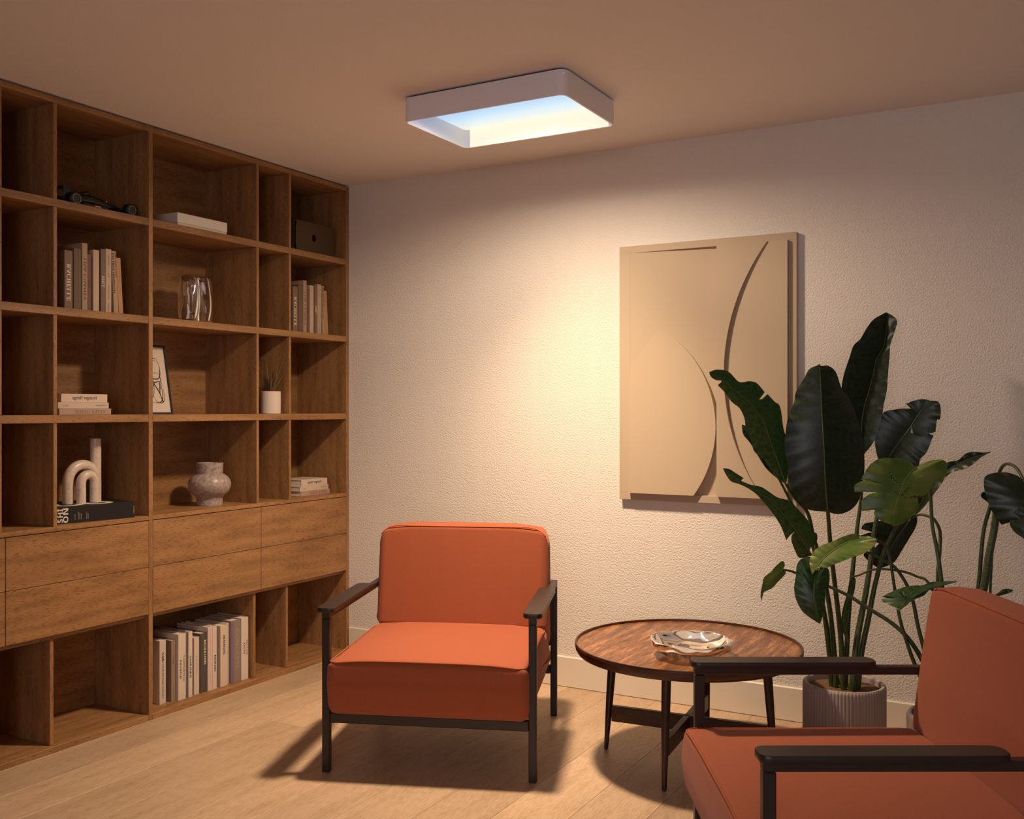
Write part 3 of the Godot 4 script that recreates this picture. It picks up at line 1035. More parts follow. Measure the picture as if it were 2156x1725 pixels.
func make_picture() -> void:
	var t := thing("framed_picture", "black framed print of looping dark lines leaning behind the upright", "picture", Vector3(-0.12, 1.2832, 1.188))
	t.rotation.z = 0.181
	var hw := 0.105
	var h := 0.312
	var fr := MB.new()
	for s in [-1.0, 1.0]:
		fr.box(Vector3(-0.016, 0, s * (hw - 0.0045) - 0.0045), Vector3(0, h, s * (hw - 0.0045) + 0.0045), 0.001)
	fr.box(Vector3(-0.016, 0, -hw + 0.009), Vector3(0, 0.009, hw - 0.009), 0.001)
	fr.box(Vector3(-0.016, h - 0.009, -hw + 0.009), Vector3(0, h, hw - 0.009), 0.001)
	obj("frame", fr, M.black, t)
	obj("paper", bx(Vector3(-0.012, 0.009, -hw + 0.009), Vector3(-0.006, h - 0.009, hw - 0.009), 0.0), mat(lin(0.66, 0.56, 0.46), 0.8), t)
	var ink := MB.new()
	# three overlapping loops drawn with a soft brush, z to the left in the photograph
	for l in [[-0.030, 0.205, 0.034, 0.050, 0.0, 1.0], [-0.026, 0.200, 0.040, 0.046, 0.9, 1.2], [-0.034, 0.150, 0.030, 0.040, 2.2, 0.9], [-0.044, 0.100, 0.030, 0.052, 0.4, 1.0], [-0.020, 0.098, 0.046, 0.050, 1.4, 1.1], [0.025, 0.15, 0.05, 0.09, 0.2, 1.0]]:
		var pts := []
		var rad := []
		for i in 41:
			var a: float = l[4] + TAU * 1.08 * i / 40.0
			pts.append(Vector3(-0.0058, l[1] + sin(a) * l[3] + 0.004 * sin(3.0 * a), l[0] + cos(a) * l[2] + 0.003 * cos(2.0 * a)))
			rad.append(0.0016 * l[5] * (0.7 + 0.5 * sin(a * 1.7 + l[4])))
		ink.tube(pts, rad, 6, true)
	for l in [[Vector3(-0.0058, 0.155, -0.012), Vector3(-0.0058, 0.10, -0.045), Vector3(-0.0058, 0.055, -0.062)], [Vector3(-0.0058, 0.15, -0.055), Vector3(-0.0058, 0.095, -0.048), Vector3(-0.0058, 0.055, -0.058)]]:
		ink.tube(l, [0.0018, 0.0022, 0.0012], 6, true)
	obj("drawing", ink, mat(lin(0.035, 0.025, 0.018), 0.7), t)

func make_small_plant() -> void:
	var t := thing("potted_aloe", "small aloe with reddish pointed leaves in a white pot, narrow compartment", "plant", Vector3(-0.062, 1.2832, 0.531))
	var p := MB.new()
	p.lathe([[Vector2(0.0, 0.0), Vector2(0.046, 0.0)], [Vector2(0.046, 0.0), Vector2(0.049, 0.003), Vector2(0.049, 0.108), Vector2(0.048, 0.110), Vector2(0.046, 0.110)], [Vector2(0.046, 0.110), Vector2(0.0445, 0.108), Vector2(0.0445, 0.09)]], 48)
	obj("pot", p, M.pot_white, t)
	var s := MB.new()
	s.lathe([[Vector2(0.0445, 0.098), Vector2(0.02, 0.100), Vector2(0.0, 0.101)]], 24)
	obj("soil", s, M.soil, t)
	for l in [[0.2, 0.19, 0.34, 0.012], [1.5, 0.155, 0.30, 0.010], [2.6, 0.15, 0.42, 0.010], [3.7, 0.16, 0.32, 0.011], [4.7, 0.20, 0.16, 0.012], [5.5, 0.15, 0.44, 0.010], [0.9, 0.12, 0.52, 0.009], [3.1, 0.11, 0.5, 0.009]]:
		var b := MB.new()
		var pts := []
		var rad := []
		for i in 9:
			var f := i / 8.0
			var out: float = sin(l[2]) * l[1] * (f + 0.25 * f * f) * 0.9
			pts.append(Vector3(cos(l[0]) * (0.005 + out), 0.095 + l[1] * f * cos(l[2]), -sin(l[0]) * (0.005 + out)))
			rad.append(l[3] * (1.0 - pow(f, 1.6)) + 0.0004)
		b.tube(pts, rad, 8, true, 0.45)
		obj("leaf", b, M.aloe, t)

func make_black_book() -> void:
	var len := 0.372
	var a := Vector3(-0.0105, 0.8582, 1.3855)
	var dir := Vector3(-0.054, 0, 0.317).normalized()
	var turn := atan2(dir.x, dir.z)
	var t := flat_book("thick black book with stacked white capitals lying under the tube sculpture", "", a + dir * len / 2, turn, len, 0.0655, 0.25, lin(0.006, 0.005, 0.005))
	var b := MB.new()
	var z := len / 2 - 0.020
	# title runs upward, its three lines stacked towards the wall end
	for l in [["FA", 0.0], ["SHI", 1.0], ["ON", 2.0]]:
		letters(b, l[0], "sans_bold", Vector3(0.0003, 0.0315, z - 0.018 - l[1] * 0.0215), Vector3.UP, Vector3(0, 0, 1), 0.054 if l[0] != "ON" else 0.056, 0.0205)
	for l in [[0.098, 0.022], [0.112, 0.030], [0.118, 0.026], [0.124, 0.022], [0.146, 0.026], [0.152, 0.020]]:
		letters(b, "text on fashion", "sans", Vector3(0.0003, 0.012 + l[1] / 2, z - l[0]), Vector3.UP, Vector3(0, 0, 1), l[1], 0.003)
	letters(b, "edition", "serif", Vector3(0.0003, 0.033, -len / 2 + 0.004), Vector3.UP, Vector3(0, 0, 1), 0.032, 0.0032)
	obj("title", b, M.white_ink, t)
	var c := MB.new()
	# big rounded letters printed on the front board
	for o in [[-0.065, -0.062, 0.055, 0.058], [-0.075, 0.062, 0.06, 0.06]]:
		var ring := []
		for i in 41:
			var an := TAU * i / 40
			ring.append(Vector2(o[0] + cos(an) * o[2], o[1] + sin(an) * o[3]))
		for i in 40:
			var p0: Vector2 = ring[i]
			var p1: Vector2 = ring[i + 1]
			var cc := Vector2(o[0], o[1])
			var q0 := cc + (p0 - cc) * 0.55
			var q1 := cc + (p1 - cc) * 0.55
			c.flat([Vector3(p0.x, 0.0659, p0.y), Vector3(p1.x, 0.0659, p1.y), Vector3(q1.x, 0.0659, q1.y), Vector3(q0.x, 0.0659, q0.y), Vector3.UP])
	obj("cover_print", c, M.white_ink, t)

func make_arch_vase() -> void:
	var t := thing("arch_vase", "cream stone sculpture of nested arches with one tall tube on the black book", "sculpture", Vector3(-0.150, 0.9241, 1.5305))
	var arch := func(rad: float, r: float, x: float, h: float) -> MB:
		var b := MB.new()
		var pts := []
		pts.append(Vector3(x, 0, rad))
		pts.append(Vector3(x, 0.03, rad))
		pts.append(Vector3(x, h * 0.7, rad))
		for i in 19:
			var a := PI * i / 18
			pts.append(Vector3(x, h + sin(a) * rad, cos(a) * rad))
		pts.append(Vector3(x, h * 0.7, -rad))
		pts.append(Vector3(x, 0.03, -rad))
		pts.append(Vector3(x, 0, -rad))
		var rr := []
		rr.resize(pts.size())
		rr.fill(r)
		b.tube(pts, rr, 20)
		return b
	var big: MB = arch.call(0.0655, 0.0215, 0.0, 0.088)
	obj("outer_arch", big, M.marble, t)
	var small: MB = arch.call(0.0315, 0.0185, 0.036, 0.084)
	obj("inner_arch", small, M.marble, t)
	var tall := MB.new()
	tall.lathe([[Vector2(0.0, 0.0), Vector2(0.0205, 0.0)], [Vector2(0.0205, 0.0), Vector2(0.0215, 0.001), Vector2(0.0215, 0.258), Vector2(0.0205, 0.26)], [Vector2(0.0205, 0.26), Vector2(0.016, 0.26)], [Vector2(0.016, 0.26), Vector2(0.016, 0.22)], [Vector2(0.016, 0.22), Vector2(0.0, 0.22)]], 28)
	var o := obj("tall_tube", tall, M.marble, t)
	o.position = Vector3(-0.002, 0, -0.0665)

func make_stone_vase() -> void:
	var b := MB.new()
	b.lathe([[Vector2(0.0, 0.0), Vector2(0.057, 0.0)],
		[Vector2(0.057, 0.0), Vector2(0.0595, 0.003), Vector2(0.059, 0.02), Vector2(0.0595, 0.036), Vector2(0.066, 0.045), Vector2(0.080, 0.056), Vector2(0.0905, 0.070), Vector2(0.0965, 0.087), Vector2(0.0972, 0.102), Vector2(0.093, 0.118), Vector2(0.083, 0.132), Vector2(0.070, 0.142), Vector2(0.063, 0.147)],
		[Vector2(0.0605, 0.147), Vector2(0.060, 0.152), Vector2(0.061, 0.165), Vector2(0.0622, 0.194), Vector2(0.061, 0.198)],
		[Vector2(0.061, 0.198), Vector2(0.056, 0.198)], [Vector2(0.056, 0.198), Vector2(0.054, 0.19), Vector2(0.054, 0.15), Vector2(0.08, 0.11), Vector2(0.0, 0.03)]], 64)
	var o := obj("stone_vase", b, M.stone, self)
	o.position = Vector3(-0.134, 0.8582, 0.859)
	tag(o, "round-bellied grey stone vase on the oak shelf above the drawers", "vase")

# ---------------------------------------------------------------- relief picture
func make_relief() -> void:
	var t := thing("relief_picture", "large sand-coloured relief picture of curved panels hung on the plaster wall", "picture", Vector3(1.974, 0.897, 0.003))
	var O := Vector3(-1.974, -0.897, -0.003)
	var add := func(called: String, m: MB) -> void:
		obj(called, m, M.art, t)
	var b := MB.new()
	b.t = Transform3D(Basis(), O)
	b.box(Vector3(1.577, 0.897, 0.003), Vector3(2.372, 2.042, 0.008), 0.001)
	add.call("back_board", b)
	b = MB.new()
	b.t = Transform3D(Basis(), O)
	b.box(Vector3(1.577, 2.010, 0.008), Vector3(2.372, 2.042, 0.030), 0.001)
	b.box(Vector3(1.577, 0.897, 0.008), Vector3(2.372, 0.929, 0.030), 0.001)
	b.box(Vector3(1.577, 0.929, 0.008), Vector3(1.629, 2.010, 0.030), 0.001)
	b.box(Vector3(2.338, 0.929, 0.008), Vector3(2.372, 2.010, 0.030), 0.001)
	add.call("frame", b)
	b = MB.new()
	b.t = Transform3D(Basis(), O)
	var sl := -0.019 / 0.407
	b.prism(PackedVector2Array([Vector2(1.629, 0.929), Vector2(2.036, 0.929), Vector2(2.036, 2.010), Vector2(1.629, 2.010)]), [0.030 - sl * 1.629, sl, 0.0], 0.008)
	add.call("left_panel", b)
	var disc := PackedVector2Array([Vector2(1.629, 0.929)])
	var c := Vector2(1.529, 1.223)
	var R := 0.4996
	var a0 := asin((0.929 - c.y) / R)
	var a1 := acos((1.629 - c.x) / R)
	for i in 49:
		var a := lerpf(a0, a1, i / 48.0)
		disc.append(c + Vector2(cos(a), sin(a)) * R)
	b = MB.new()
	b.t = Transform3D(Basis(), O)
	var sd := -0.028 / 0.73
	b.prism(disc, [0.052 - sd * 0.929, 0.0, sd], 0.009)
	add.call("disc_panel", b)
	c = Vector2(2.984, 1.456)
	R = 0.9162
	var top := acos((2.010 - c.y) / R) + PI / 2
	var bot := PI + asin((c.y - 0.929) / R)
	var arc := PackedVector2Array()
	for i in 49:
		var a := lerpf(top, bot, i / 48.0)
		arc.append(c + Vector2(cos(a), sin(a)) * R)
	var mid := PackedVector2Array([Vector2(2.036, 0.929), Vector2(2.036, 2.010)])
	mid.append_array(arc)
	b = MB.new()
	b.t = Transform3D(Basis(), O)
	b.prism(mid, [0.050, 0.0, 0.0], 0.008)
	add.call("middle_panel", b)
	var right := PackedVector2Array([Vector2(2.338, 0.929), Vector2(2.338, 2.010)])
	right.append_array(arc)
	b = MB.new()
	b.t = Transform3D(Basis(), O)
	var sr := 0.023 / 0.268
	b.prism(right, [0.050 - sr * 2.338, sr, 0.0], 0.008)
	add.call("right_panel", b)

# ---------------------------------------------------------------- armchairs
func make_chair(label: String, at: Vector3, turn: float, group: String) -> Node3D:
	var t := thing("armchair", label, "armchair", at, turn, group)
	for sx in [-1.0, 1.0]:
		obj("leg", bx(Vector3(sx * 0.374 - 0.014, 0.0, 0.368), Vector3(sx * 0.374 + 0.014, 0.5525, 0.396), 0.003), M.frame_wood, t)
		obj("leg", bx(Vector3(sx * 0.374 - 0.014, 0.0, -0.396), Vector3(sx * 0.374 + 0.014, 0.5525, -0.368), 0.003), M.frame_wood, t)
		obj("arm_rail", bx(Vector3(sx * 0.374 - 0.014, 0.5525, -0.396), Vector3(sx * 0.374 + 0.014, 0.5752, 0.396), 0.002), M.frame_wood, t)
		var arm := MB.new()
		arm.plate(rounded([[sx * 0.374 - 0.0345, -0.118, 0.035], [sx * 0.374 + 0.0345, -0.118, 0.035], [sx * 0.374 + 0.0345, 0.407, 0.026], [sx * 0.374 - 0.0345, 0.407, 0.026]], 7), 0.5753, 0.5925, 0.0025)
		obj("armrest", arm, M.frame_wood, t)
	for z in [[0.370, 0.392], [-0.393, -0.371]]:
		obj("crossbar", bx(Vector3(-0.36, 0.178, z[0]), Vector3(0.36, 0.214, z[1]), 0.003), M.frame_wood, t)
	for z in [0.15, -0.12]:
		obj("seat_support", bx(Vector3(-0.34, 0.196, z - 0.03), Vector3(0.34, 0.210, z + 0.03), 0.002), M.frame_wood, t)
	for sx in [-0.33, 0.33]:
		obj("seat_support", bx(Vector3(sx - 0.012, 0.182, -0.371), Vector3(sx + 0.012, 0.209, 0.370), 0.002), M.frame_wood, t)
	# seat cushion
	var sp := dense(rounded([[0.430, 0.404, 0.022], [0.441, 0.325, 0.12], [0.420, 0.210, 0.055], [-0.372, 0.222, 0.02], [-0.392, 0.272, 0.02], [-0.205, 0.407, 0.03]], 8), 0.03)
	var seat := MB.new()
	seat.cushion(sp, 0.364, 0.034, 0.014)
	var so := obj("seat", seat, M.fabric, t)
	so.set_meta("label", "orange fabric seat cushion")
	welt(sp, 0.364, 0.034, 0.014, Vector2(0.430, 0.404), Vector2(-0.205, 0.407), so)
	var bp := dense(rounded([[-0.207, 0.412, 0.012], [-0.262, 0.812, 0.022], [-0.374, 0.825, 0.055], [-0.404, 0.30, 0.03], [-0.388, 0.276, 0.012]], 8), 0.03)
	var back := MB.new()
	back.cushion(bp, 0.362, 0.036, 0.004)
	# round the two upper corners of the backrest
	for i in back.v.size():
		var p := back.v[i]
		var e := absf(p.x) - (0.362 - 0.085)
		if e > 0.0:
			var s := clampf(e / 0.085, 0.0, 1.0)
			var drop := 0.085 * (1.0 - sqrt(maxf(0.0, 1.0 - s * s)))
			var w := smoothstep(0.62, 0.825, p.y)
			back.v[i] = Vector3(p.x, p.y - drop * w * 0.75, p.z)
			var k := drop / 0.085 * w
			back.n[i] = (back.n[i] + Vector3(signf(p.x), 0, 0) * k * 0.8 * maxf(0.0, back.n[i].y)).normalized()
	var bo := obj("backrest", back, M.fabric, t)
	bo.set_meta("label", "orange fabric backrest")
	var seam := MB.new()
	var pts := []
	for i in 41:
		var x := lerpf(-0.352, 0.352, i / 40.0)
		var e := clampf((absf(x) - 0.277) / 0.085, 0.0, 1.0)
		pts.append(Vector3(x, 0.812 - 0.064 * (1.0 - sqrt(1.0 - e * e)) - 0.004 * e, -0.2645 - 0.006 * e * e))
	var rr := []
	rr.resize(pts.size())
	rr.fill(0.0022)
	seam.tube(pts, rr, 6)
	obj("seam", seam, M.welt, bo)
	return t

func welt(prof: PackedVector2Array, hw: float, r: float, crown: float, front: Vector2, back: Vector2, parent: Node) -> void:
	# a thin piped seam round the top panel of the seat
	var y := front.y - 0.0015
	var x := hw - 0.009
	var pts := []
	pts.append(Vector3(-x, y, back.x + 0.02))
	for f in [0.25, 0.5, 0.75]:
		pts.append(Vector3(-x, y, lerpf(back.x + 0.02, 0.385, f)))
	for i in 7:
		var a := PI / 2 * i / 6
		pts.append(Vector3(-x + 0.035 - 0.035 * cos(a), y + 0.002 * sin(a), 0.392 + 0.035 * sin(a)))
	for i in 15:
		var f := lerpf(-1, 1, (i + 1) / 16.0)
		pts.append(Vector3(f * (x - 0.035), y + 0.002 + 0.010 * (1.0 - pow(absf(f), 4.0)), 0.427))
	var k := pts.size()
	for i in 11:
		var q: Vector3 = pts[10 - i]
		pts.append(Vector3(-q.x, q.y, q.z))
	var rr := []
	rr.resize(pts.size())
	rr.fill(0.0028)
	var b := MB.new()
	b.tube(pts, rr, 6)
	obj("piping", b, M.welt, parent)

# ---------------------------------------------------------------- table and bowl
func make_table() -> void:
	var t := thing("coffee_table", "round walnut coffee table with raised rim and crossed stretchers", "table", Vector3(2.121, 0, 0.669), 0.0)
	var R := 0.4155
	var top := MB.new()
	top.t = Transform3D(Basis(Vector3.UP, 0.21), Vector3.ZERO)
	top.lathe([[Vector2(R - 0.008, 0.4315), Vector2(R * 0.5, 0.4315), Vector2(0.0, 0.4315)], [Vector2(0.0, 0.404), Vector2(R - 0.03, 0.404)]], 96)
	var to := obj("tabletop", top, M.walnut_top, t)
	to.rotation.y = 0.0
	var rim := MB.new()
	rim.lathe([[Vector2(R - 0.014, 0.4015), Vector2(R - 0.010, 0.4025), Vector2(R - 0.002, 0.415), Vector2(R, 0.430), Vector2(R, 0.438), Vector2(R - 0.001, 0.440)], [Vector2(R - 0.001, 0.440), Vector2(R - 0.006, 0.440)], [Vector2(R - 0.006, 0.440), Vector2(R - 0.008, 0.437), Vector2(R - 0.008, 0.430)], [Vector2(R - 0.035, 0.4015), Vector2(R - 0.014, 0.4015)]], 128)
	obj("rim", rim, M.walnut_edge, t)
	var feet := []
	for i in 4:
		var a := PI - 0.085 - TAU * i / 4.0
		feet.append(Vector3(cos(a) * 0.3175, 0, -sin(a) * 0.3175))
	feet = [Vector3(-0.316, 0, 0.026), Vector3(0.028, 0, 0.315), Vector3(0.318, 0, -0.028), Vector3(-0.026, 0, -0.316)]
	for f in feet:
		var leg := MB.new()
		var g: Vector3 = f * 0.905
		var pts := []
		var rad := []
		for i in 9:
			var s := i / 8.0
			pts.append(f.lerp(g + Vector3(0, 0.404, 0), s))
			rad.append([0.0085, 0.0095, 0.0112, 0.0128, 0.0142, 0.0152, 0.016, 0.0164, 0.0166][i])
		pts.insert(0, f.lerp(g + Vector3(0, 0.404, 0), 0.0) + Vector3(0, 0, 0))
		rad.insert(0, 0.0065)
		pts[1] = f.lerp(g + Vector3(0, 0.404, 0), 0.012)
		leg.tube(pts, rad, 18)
		obj("leg", leg, M.walnut_dark, t)
	for i in 2:
		var p: Vector3 = feet[i] * 0.955
		var q: Vector3 = feet[i + 2] * 0.955
		var d := (q - p).normalized()
		var st := MB.new()
		st.t = Transform3D(Basis(d, Vector3.UP, d.cross(Vector3.UP)), Vector3(0, 0, 0))
		st.box(Vector3(-0.292, 0.112, -0.011), Vector3(0.292, 0.171, 0.011), 0.002)
		var o := obj("stretcher", st, M.walnut_edge, t)

func make_bowl() -> void:
	var b := MB.new()
	var prof := [[0.0, 0.0], [0.045, 0.0], [0.080, 0.0005], [0.092, 0.003], [0.105, 0.010], [0.122, 0.020], [0.136, 0.031], [0.1435, 0.042], [0.1455, 0.051], [0.143, 0.058], [0.138, 0.0605], [0.132, 0.058], [0.126, 0.050], [0.116, 0.039], [0.102, 0.029], [0.085, 0.022], [0.06, 0.0185], [0.03, 0.018], [0.0, 0.018]]
	var P := []
	for i in prof.size():
		var r: float = prof[i][0]
		var y: float = prof[i][1]
		var row := PackedVector3Array()
		for j in 120:
			var a := TAU * j / 120
			var k := smoothstep(0.05, 0.12, r) * (1.0 if y > 0.004 else 0.0)
			var wv := 0.018 * sin(5.0 * a + 0.5 * i) + 0.013 * sin(9.0 * a - 0.8 * i) + 0.010 * sin(13.0 * a + 1.3 * i)
			row.append(Vector3(cos(a) * r * (1.0 + wv * k), y + 0.0022 * k * sin(4.0 * a + 1.0) + 0.0016 * k * sin(7.0 * a + i), sin(a) * r * (1.0 + wv * k)))
		P.append(row)
	b.grid(P, true, null, true)
	var o := obj("glass_bowl", b, M.glass)
	o.position = Vector3(2.189, 0.4318, 0.822)
	tag(o, "thick rippled clear glass bowl on the round table", "bowl")

# ---------------------------------------------------------------- plants
func curve(p: Array, flagged: bool, steps: int) -> Array:
	# points [Vector3, t, notch]; smooth stretches become Catmull-Rom, notches stay sharp
	var out := []
	for i in p.size() - 1:
		var a = p[i]
		var b = p[i + 1]
		var sharp: bool = a[2] or b[2]
		var a0 = p[maxi(i - 1, 0)]
		var b1 = p[mini(i + 2, p.size() - 1)]
		var k := 2 if sharp else steps
		for s in k:
			var f := float(s) / k
			var q: Vector3 = a[0].lerp(b[0], f) if sharp else a[0].cubic_interpolate(b[0], a[0] if a0[2] else a0[0], b[0] if b1[2] else b1[0], f)
			out.append([q, lerpf(a[1], b[1], f), a[2] and s == 0])
	out.append(p[-1])
	return out

func leaf(plant: Node3D, called: String, m: Material, mid: Array, left: Array, right: Array) -> void:
	var base := plant.position
	var mp := []
	for i in range(0, mid.size(), 3):
		mp.append([Vector3(mid[i], mid[i + 1], mid[i + 2]) * 0.001 - base, 0.0, false])
	var total := 0.0
	for i in range(1, mp.size()):
		total += mp[i][0].distance_to(mp[i - 1][0])
		mp[i][1] = total
	for q in mp:
		q[1] /= total
	var ms := curve(mp, false, 6)
	var at := func(t: float) -> Vector3:
		for i in ms.size() - 1:
			if t <= ms[i + 1][1] + 1e-6:
				return ms[i][0].lerp(ms[i + 1][0], clampf((t - ms[i][1]) / maxf(ms[i + 1][1] - ms[i][1], 1e-6), 0, 1))
		return ms[-1][0]
	var b := MB.new()
	var veins := MB.new()
	var side := 0
	for e in [left, right]:
		var ep := []
		for i in range(0, e.size(), 4):
			var tt: int = e[i + 3]
			ep.append([Vector3(e[i], e[i + 1], e[i + 2]) * 0.001 - base, (tt % 2000) / 1000.0 if tt != 2000 else 0.0, tt > 1000])
		var es := curve(ep, true, 4)
		var P := []
		var cam := Vector3(3.3, 1.3, 4.2) - base
		for i in es.size():
			var q: Vector3 = es[i][0]
			var s: Vector3 = at.call(es[i][1])
			var row := PackedVector3Array()
			var nn := (cam - s).normalized()
			var w := s.distance_to(q)
			for j in 7:
				var f := j / 6.0
				var ripple := 0.0035 * sin(es[i][1] * 70.0 + side * 1.7) * f * f + 0.10 * w * sin(f * PI) * 0.55
				row.append(s.lerp(q, f) + nn * ripple)
			P.append(row)
		b.grid(P, false, null, side == 1)
		side += 1
	# keep the normals on the side that faces the room
	for i in b.n.size():
		pass
	var o := obj(called, b, m, plant)
	var pts := []
	var rad := []
	for i in ms.size():
		pts.append(ms[i][0] + (Vector3(3.3, 1.3, 4.2) - base - ms[i][0]).normalized() * 0.0008)
		rad.append(0.0006 + 0.0028 * ms[i][1] * minf(1.0, total / 0.3))
	veins.tube(pts, rad, 6)
	obj("midrib", veins, M.rib_light if m == M.leaf_bright else M.rib, o)

func stalk(plant: Node3D, called: String, m: Material, line: Array, r0: float, r1: float) -> void:
	var base := plant.position
	var p := []
	for i in range(0, line.size(), 3):
		p.append([Vector3(line[i], line[i + 1], line[i + 2]) * 0.001 - base, 0.0, false])
	var last: Vector3 = p[-1][0]
	p.append([Vector3(last.x * 0.8, 0.24, last.z * 0.8), 0.0, false])
	var s := curve(p, false, 5)
	var pts := []
	var rad := []
	for i in s.size():
		pts.append(s[i][0])
		rad.append(lerpf(r0, r1, float(i) / (s.size() - 1)))
	var b := MB.new()
	b.tube(pts, rad, 10)
	obj(called, b, m, plant)

func make_pot(t: Node3D) -> void:
	var p := MB.new()
	p.lathe([[Vector2(0.0, 0.0), Vector2(0.140, 0.0)]], 48)
	p.lathe([[Vector2(0.142, 0.0), Vector2(0.148, 0.004), Vector2(0.148, 0.280), Vector2(0.146, 0.288), Vector2(0.142, 0.292)]], 75 * 8, 75, 0.0035)
	p.lathe([[Vector2(0.142, 0.292), Vector2(0.137, 0.2935), Vector2(0.132, 0.291)], [Vector2(0.132, 0.291), Vector2(0.130, 0.287), Vector2(0.130, 0.24)]], 64)
	obj("pot", p, M.planter, t)
	var s := MB.new()
	var P := []
	var rng := RandomNumberGenerator.new()
	rng.seed = 8
	for i in 12:
		var row := PackedVector3Array()
		for j in 40:
			var a := TAU * j / 40
			var r := 0.1305 * (1.0 - i / 11.0)
			row.append(Vector3(cos(a) * r, 0.270 + 0.006 * rng.randf() * (1.0 if i > 0 and i < 11 else 0.0), sin(a) * r))
		P.append(row)
	s.grid(P, true, Vector3(0, -1, 0))
	obj("soil", s, M.soil, t)

func make_plants() -> void:
	strelitzia = thing("potted_banana_plant", "tall dark plant with paddle leaves in a ribbed grey pot beside the table", "plant", Vector3(2.628, 0, 0.383))
	make_pot(strelitzia)
	monstera = thing("potted_monstera", "split-leaf monstera with yellow-green leaves on arching stalks behind the nearer armchair", "plant", Vector3(3.024, 0, 0.62))
	make_pot(monstera)
	plant_parts()

func _ready() -> void:
	set_the_view()
	make_materials()
	make_room()
	make_bookcase()
	make_relief()
	make_lamp()
	make_chair("orange fabric armchair with dark wooden frame facing out between bookcase and table", Vector3(1.232, 0, 0.912), deg_to_rad(21.4), "orange armchairs")
	make_chair("nearer orange armchair seen from its side, cut off by the photo's edge, before the plants", Vector3(2.953, 0, 1.609), deg_to_rad(-60.5), "orange armchairs")
	make_table()
	make_bowl()
	make_plants()
	make_shelf_things()

